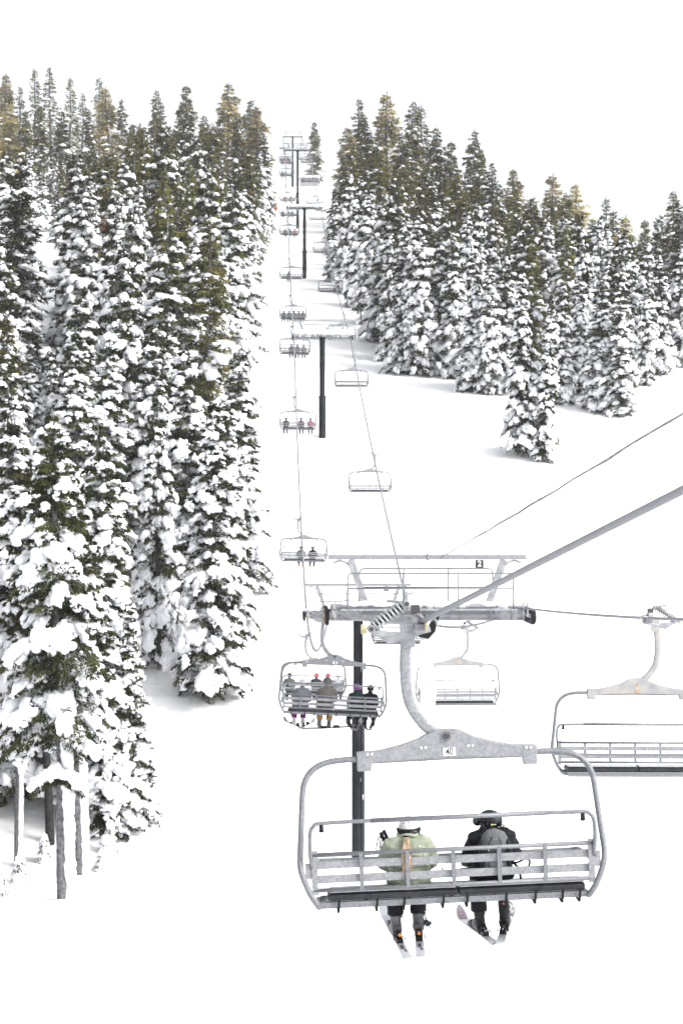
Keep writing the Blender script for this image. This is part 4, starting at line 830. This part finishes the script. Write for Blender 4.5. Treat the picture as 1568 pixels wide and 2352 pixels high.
# backpack
PK = empty('backpack', 'rounded grey backpack with dark side panels on the back of the black-clad rider', 'backpack', None, mb)
b = MB(); b.ball((0,-.16,.30), (.140,.085,.15), 3); b.ball((0,-.155,.40), (.130,.08,.125), 3); b.ball((0,-.16,.34), (.140,.085,.13), 3); b.ball((0,-.16,.21), (.14,.08,.11), 3)
pk = fuse(b, 'pack_body', M['pack'], PK, .009, 5, .003, 12, 7)
for s in (-1, 1):
    b = MB(); b.ball((s*.122,-.18,.29), (.034,.066,.14), 3); b.build('side_panel', M['pack_dark'], PK, smooth='all')
    b = MB(); b.tube([surf(pk, s*(.03+.06*math.sin(t*1.6)), .46-.22*t, off=.001) for t in [i/8 for i in range(9)]], .004, 5); b.build('zip', M['black'], PK)
    b = MB(); b.tube([(s*.07,-.09,.50),(s*.085,.0,.535),(s*.10,.10,.47),(s*.12,.15,.36)], .022, 8, flat=(.4,1)); b.build('shoulder_strap', M['pack_dark'], PK, smooth='all')
b = MB(); b.tube([surf(pk, -.085+.0125*x, .245+.035*math.sin(x*.22), off=.002) for x in range(0, 14)], .006, 6); b.build('pocket_edge', M['black'], PK)
b = MB(); b.ball((0,-.23,.20), (.07,.03,.075), 3); b.build('front_pocket', M['pack'], PK, smooth='all')
b = MB(); p = surf(pk, .0, .435); b.box(p, (.042,.004,.014)); b.build('label_patch', M['c_grey'], PK)
b = MB(); p = surf(pk, -.068, .385); b.bar(p, p+Vector((.004,-.004,-.05)), .010, .005); b.build('zip_pull', M['white'], PK)
b = MB(); b.box(surf(pk, 0, .36), (.02,.012,.02)); b.build('ice_axe_loop', M['black'], PK)
b = MB(); b.tube(catmull([(.12,-.12,.20),(.20,-.17,.20),(.27,-.20,.235),(.315,-.20,.22),(.31,-.20,.18),(.29,-.20,.13)], 4), .008, 6, flat=(.5,1.3)); b.tube(catmull([(.17,-.16,.2),(.215,-.19,.14),(.222,-.235,.06),(.225,-.25,-.02)], 4), .010, 6, flat=(.4,1.3)); b.box((.30,-.20,.12), (.03,.01,.03)); b.build('loose_strap', M['black'], PK)

# --- farther riders share body meshes; their colours sit on the object
def proto_rider(k, vox, parts):
    T = empty('person'); o = rider(T, k, M['c_dark'], M['pants_black'], M['helmet_black'], M['boot_black'], vox, False, parts)
    for c in T.children_recursive:
        for s in c.material_slots: s.link = 'OBJECT'; s.material = c.data.materials[0]
    return T
PM = proto_rider(skeleton(dict(head=(0,.09,.60), nb=(0,.05,.50), shz=.44)), .018, True)
PF = proto_rider(skeleton(dict(head=(0,.09,.60), nb=(0,.05,.50), shz=.44)), .030, False)
proto_used = set()
def far_rider(cm, x, jm, pm, hm, label, bm='boot_black', mid=False, sc=1.0, group=None):
    src = PM if mid else PF; o = src if src.name not in proto_used else copy_tree(src); proto_used.add(src.name)
    o.matrix_world = on_chair(cm, x, 0, 0, random.uniform(-8, 8)) @ Matrix.Diagonal((sc*1.02, sc, sc*1.05, 1)); tag(o, label, 'person', group)
    for c in o.children:
        base = c.name.split('.')[0]; mm = {'jacket': jm, 'trousers': pm, 'helmet': hm, 'boot': bm}.get(base)
        if mm: c.material_slots[0].material = M[mm]
    return o
r1 = far_rider(chairs[1], -.80, 'c_grey', 'c_purple', 'helmet_white', 'rider in grey jacket, white helmet and purple trousers on the chair numbered 38', 'c_pale', True)
r2 = far_rider(chairs[1], -.15, 'c_brown', 'c_mustard', 'boot_grey', 'rider in taupe hooded jacket and mustard trousers on the chair numbered 38', 'boot_grey', True, 1.1)
r3 = far_rider(chairs[1], .63, 'c_teal', 'pants_black', 'c_violet', 'rider in dark teal jacket with a violet helmet on the chair numbered 38', 'boot_black', True, .92)
r4 = far_rider(chairs[1], .98, 'jk_black', 'pants_black', 'helmet_black', 'rider all in black at the right end of the chair numbered 38', 'boot_black', True, .9)
r1m = chairs[1]
def mini_ski(cm, x, z, yaw, label, m='ski_white', L=1.5, pitch=2, y=.42):
    T = on_chair(cm, x, y, z, yaw) @ Matrix.Rotation(R(pitch), 4, 'X'); return ski(label, L, M[m], T, False, False, 'skis and boards under the chair numbered 38')
mini_ski(chairs[1], -.93, -.50, 22, 'dark left ski under the purple trousers', 'ski_tip'); mini_ski(chairs[1], -.68, -.50, -18, 'pale right ski under the purple trousers')
mini_ski(chairs[1], .52, -.46, 5, 'left ski under the rider with the violet helmet', 'ski_tip', 1.4); mini_ski(chairs[1], .70, -.46, -6, 'right ski under the rider with the violet helmet', 'ski_tip', 1.4)
mini_ski(chairs[1], .90, -.45, 6, 'left ski under the rider all in black', 'ski_tip', 1.4); mini_ski(chairs[1], 1.08, -.45, -8, 'right ski under the rider all in black', 'ski_tip', 1.4)
b = MB(); b.tube([(-.72,-.02,.05),(-.62,0,.01),(0,0,0),(.62,0,.01),(.72,.02,.05)], [.11,.145,.13,.145,.10], 14, flat=(1,.06)); sb = b.build('snowboard', M['ski_white'], None, smooth='all')
b = MB(); 
for s in (-.13,.20): b.box((s,0,.03), (.13,.22,.05), (0,0,.2))
b.build('board_binding', M['boot_black'], sb)
sb.matrix_world = on_chair(chairs[1], -.05, .42, -.53, 0) @ Matrix.Rotation(R(-5), 4, 'Y'); tag(sb, 'pale snowboard held crosswise under the mustard trousers', 'snowboard')
RR = [(2,-1.02,'c_olive','pants_black','c_dark','rider in olive grey at the left end of the chair hidden behind chair 38'),(2,.13,'c_dark','pants_black','c_red','rider in charcoal with a red helmet behind chair 38, second from left'),(2,.63,'c_dark','pants_black','c_red','rider with a red helmet behind the taupe-jacketed rider'),(2,1.08,'c_pale','pants_black','helmet_white','rider in pale jacket at the right end of the chair hidden behind chair 38'),
 (3,-.15,'c_olive','pants_black','c_dark','rider in olive jacket with pink-red boots on the chair left of the nearest tower'),(3,.55,'jk_black','pants_black','helmet_black','rider in black on the chair left of the nearest tower'),
 (4,-.91,'c_dark','c_plum','helmet_black','rider in charcoal jacket and plum trousers left on the chair beside the mast foot'),(4,.23,'c_plum','pants_black','c_dark','rider in grey and plum in the middle of the chair beside the mast foot'),(4,.97,'c_red','c_dark','helmet_black','rider in bright red jacket right on the chair beside the mast foot'),
 (5,-.30,'c_navy','pants_black','c_red','rider in navy with a red hat under the snow-topped crossarm'),(5,.23,'c_dark','c_dark','boot_grey','rider in charcoal in the middle of three under the snow-topped crossarm'),(5,.80,'c_olive','c_dark','boot_grey','rider in olive grey right of three under the snow-topped crossarm'),
 (6,-.95,'c_dark','pants_black','boot_grey','dark rider far left of the chair above the snow-topped crossarm'),(6,-.38,'c_dark','pants_black','helmet_black','dark rider second from left above the snow-topped crossarm'),(6,.12,'c_navy','pants_black','helmet_black','navy-clad rider in the middle above the snow-topped crossarm'),(6,.60,'c_dark','pants_black','helmet_black','dark rider second from right above the snow-topped crossarm'),(6,1.05,'jk_black','pants_black','helmet_black','black-clad rider far right above the snow-topped crossarm'),
 (7,-.3,'c_dark','c_dark','boot_grey','rider sitting alone on a chair between two tower heads'),
 (8,-.55,'c_dark','c_dark','boot_grey','charcoal-clad rider left of three below the third snowy crossarm'),(8,.1,'c_dark','pants_black','helmet_black','dark rider in the middle of three below the third snowy crossarm'),(8,.80,'c_pink','c_dark','boot_grey','rider in salmon-pink jacket right of three below the third snowy crossarm'),
 (9,-.9,'c_navy','c_dark','boot_grey','navy-clad rider at the level of the third snowy crossarm, left end'),(9,0,'c_dark','pants_black','helmet_black','dark rider at the level of the third snowy crossarm, middle'),(9,.6,'c_dark','pants_black','helmet_black','dark rider at the level of the third snowy crossarm, right end'),
 (10,-.5,'c_red','c_plum','c_red','rider in red above the third snowy crossarm'),(10,.55,'c_dark','pants_black','helmet_black','dark rider sitting right of the red-clad one above the third snowy crossarm'),
 (11,-.8,'c_dark','pants_black','helmet_black','dark rider high up the line, left of three'),(11,-.2,'c_dark','pants_black','helmet_black','dark rider high up the line, second of three'),(11,.95,'c_dark','pants_black','helmet_black','dark rider high up the line, apart from two others'),
 (12,-.75,'c_olive','pants_black','boot_grey','grey-green rider near the summit, left of the salmon-pink one'),(12,.1,'c_pink','pants_black','c_pink','salmon-pink rider near the summit'),(12,.75,'c_olive','pants_black','boot_grey','grey-green rider near the summit, right of the salmon-pink one'),
 (13,0,'c_dark','pants_black','boot_grey','tiny dark rider on the second chair from the summit, left'),(13,.6,'c_dark','pants_black','boot_grey','tiny dark rider on the second chair from the summit, right')]
for ci, x, j, p_, h, lb in RR: far_rider(chairs[ci], x, j, p_, h, lb, 'c_red' if ci == 3 and x < 0 else 'boot_black', ci == 2, group='riders on the farther chairs')
# skier standing on the slope, left of the line
p = hit(634, 492) or Vector((-14, 360, ground(-14, 360)))
S = empty('person', 'skier in red jacket and yellow trousers standing on the slope left of the lift', 'person', None, Matrix.Translation(p) @ Matrix.Rotation(R(20), 4, 'Z') @ Matrix.Diagonal((1.15,1.15,1.15,1)))
b = MB(); b.ball((0,.05,1.55), (.09,.1,.12)); cap(b, (0,.03,1.4), (0,.04,1.5), .06, .05); cap(b, (0,0,.95), (0,.03,1.3), .13, .14)
for s in (-1,1): cap(b, (s*.09,0,.9), (s*.12,.1,.5), .08, .06); cap(b, (s*.12,.1,.5), (s*.13,0,.1), .055, .04); cap(b, (s*.17,.03,1.35), (s*.26,.1,1.1), .05, .04); cap(b, (s*.26,.1,1.1), (s*.24,.33,1.05), .04, .03); hand(b, (s*.24,.33,1.05), (0,1,-.1), s)
fuse(b, 'body', M['skin'], S, .02, 2)
b = MB(); cap(b, (0,0,.95), (0,.03,1.3), .18, .19)
for s in (-1,1): cap(b, (s*.17,.03,1.35), (s*.26,.1,1.1), .09, .075); cap(b, (s*.26,.1,1.1), (s*.24,.33,1.05), .07, .05)
fuse(b, 'jacket', M['c_red'], S, .025)
b = MB()
for s in (-1,1): cap(b, (s*.09,0,.9), (s*.12,.1,.5), .12, .09); cap(b, (s*.12,.1,.5), (s*.13,0,.1), .09, .08)
fuse(b, 'trousers', M['c_yellow'], S, .025)
b = MB(); b.ball((0,.04,1.6), (.12,.14,.12), 2); b.build('helmet', M['c_red'], S, smooth='all')
for s in (-1,1): b = MB(); b.box((s*.13,.1,.02), (.08,1.6,.02)); k = b.build('ski', M['ski_tip'], None); k.matrix_world = Matrix.Translation(p) @ Matrix.Rotation(R(20), 4, 'Z'); tag(k, ('left' if s < 0 else 'right')+' ski under the red and yellow skier on the slope', 'ski', 'skis on the slope')

# ------------------------------------------------------------------ thin winter air
b = MB(); b.box((0, 345, 50), (700, 860, 230)); hz = b.build('haze', M['snow'], None, smooth=False); hz.data.materials.clear(); tag(hz, kind='stuff')
hm = bpy.data.materials.new('haze_air'); hm.use_nodes = True; t = hm.node_tree; t.nodes.clear(); o_ = t.nodes.new('ShaderNodeOutputMaterial'); v_ = t.nodes.new('ShaderNodeVolumePrincipled')
v_.inputs['Color'].default_value = (.95, .97, 1, 1); v_.inputs['Density'].default_value = .00020; t.links.new(v_.outputs[0], o_.inputs['Volume']); hz.data.materials.append(hm)
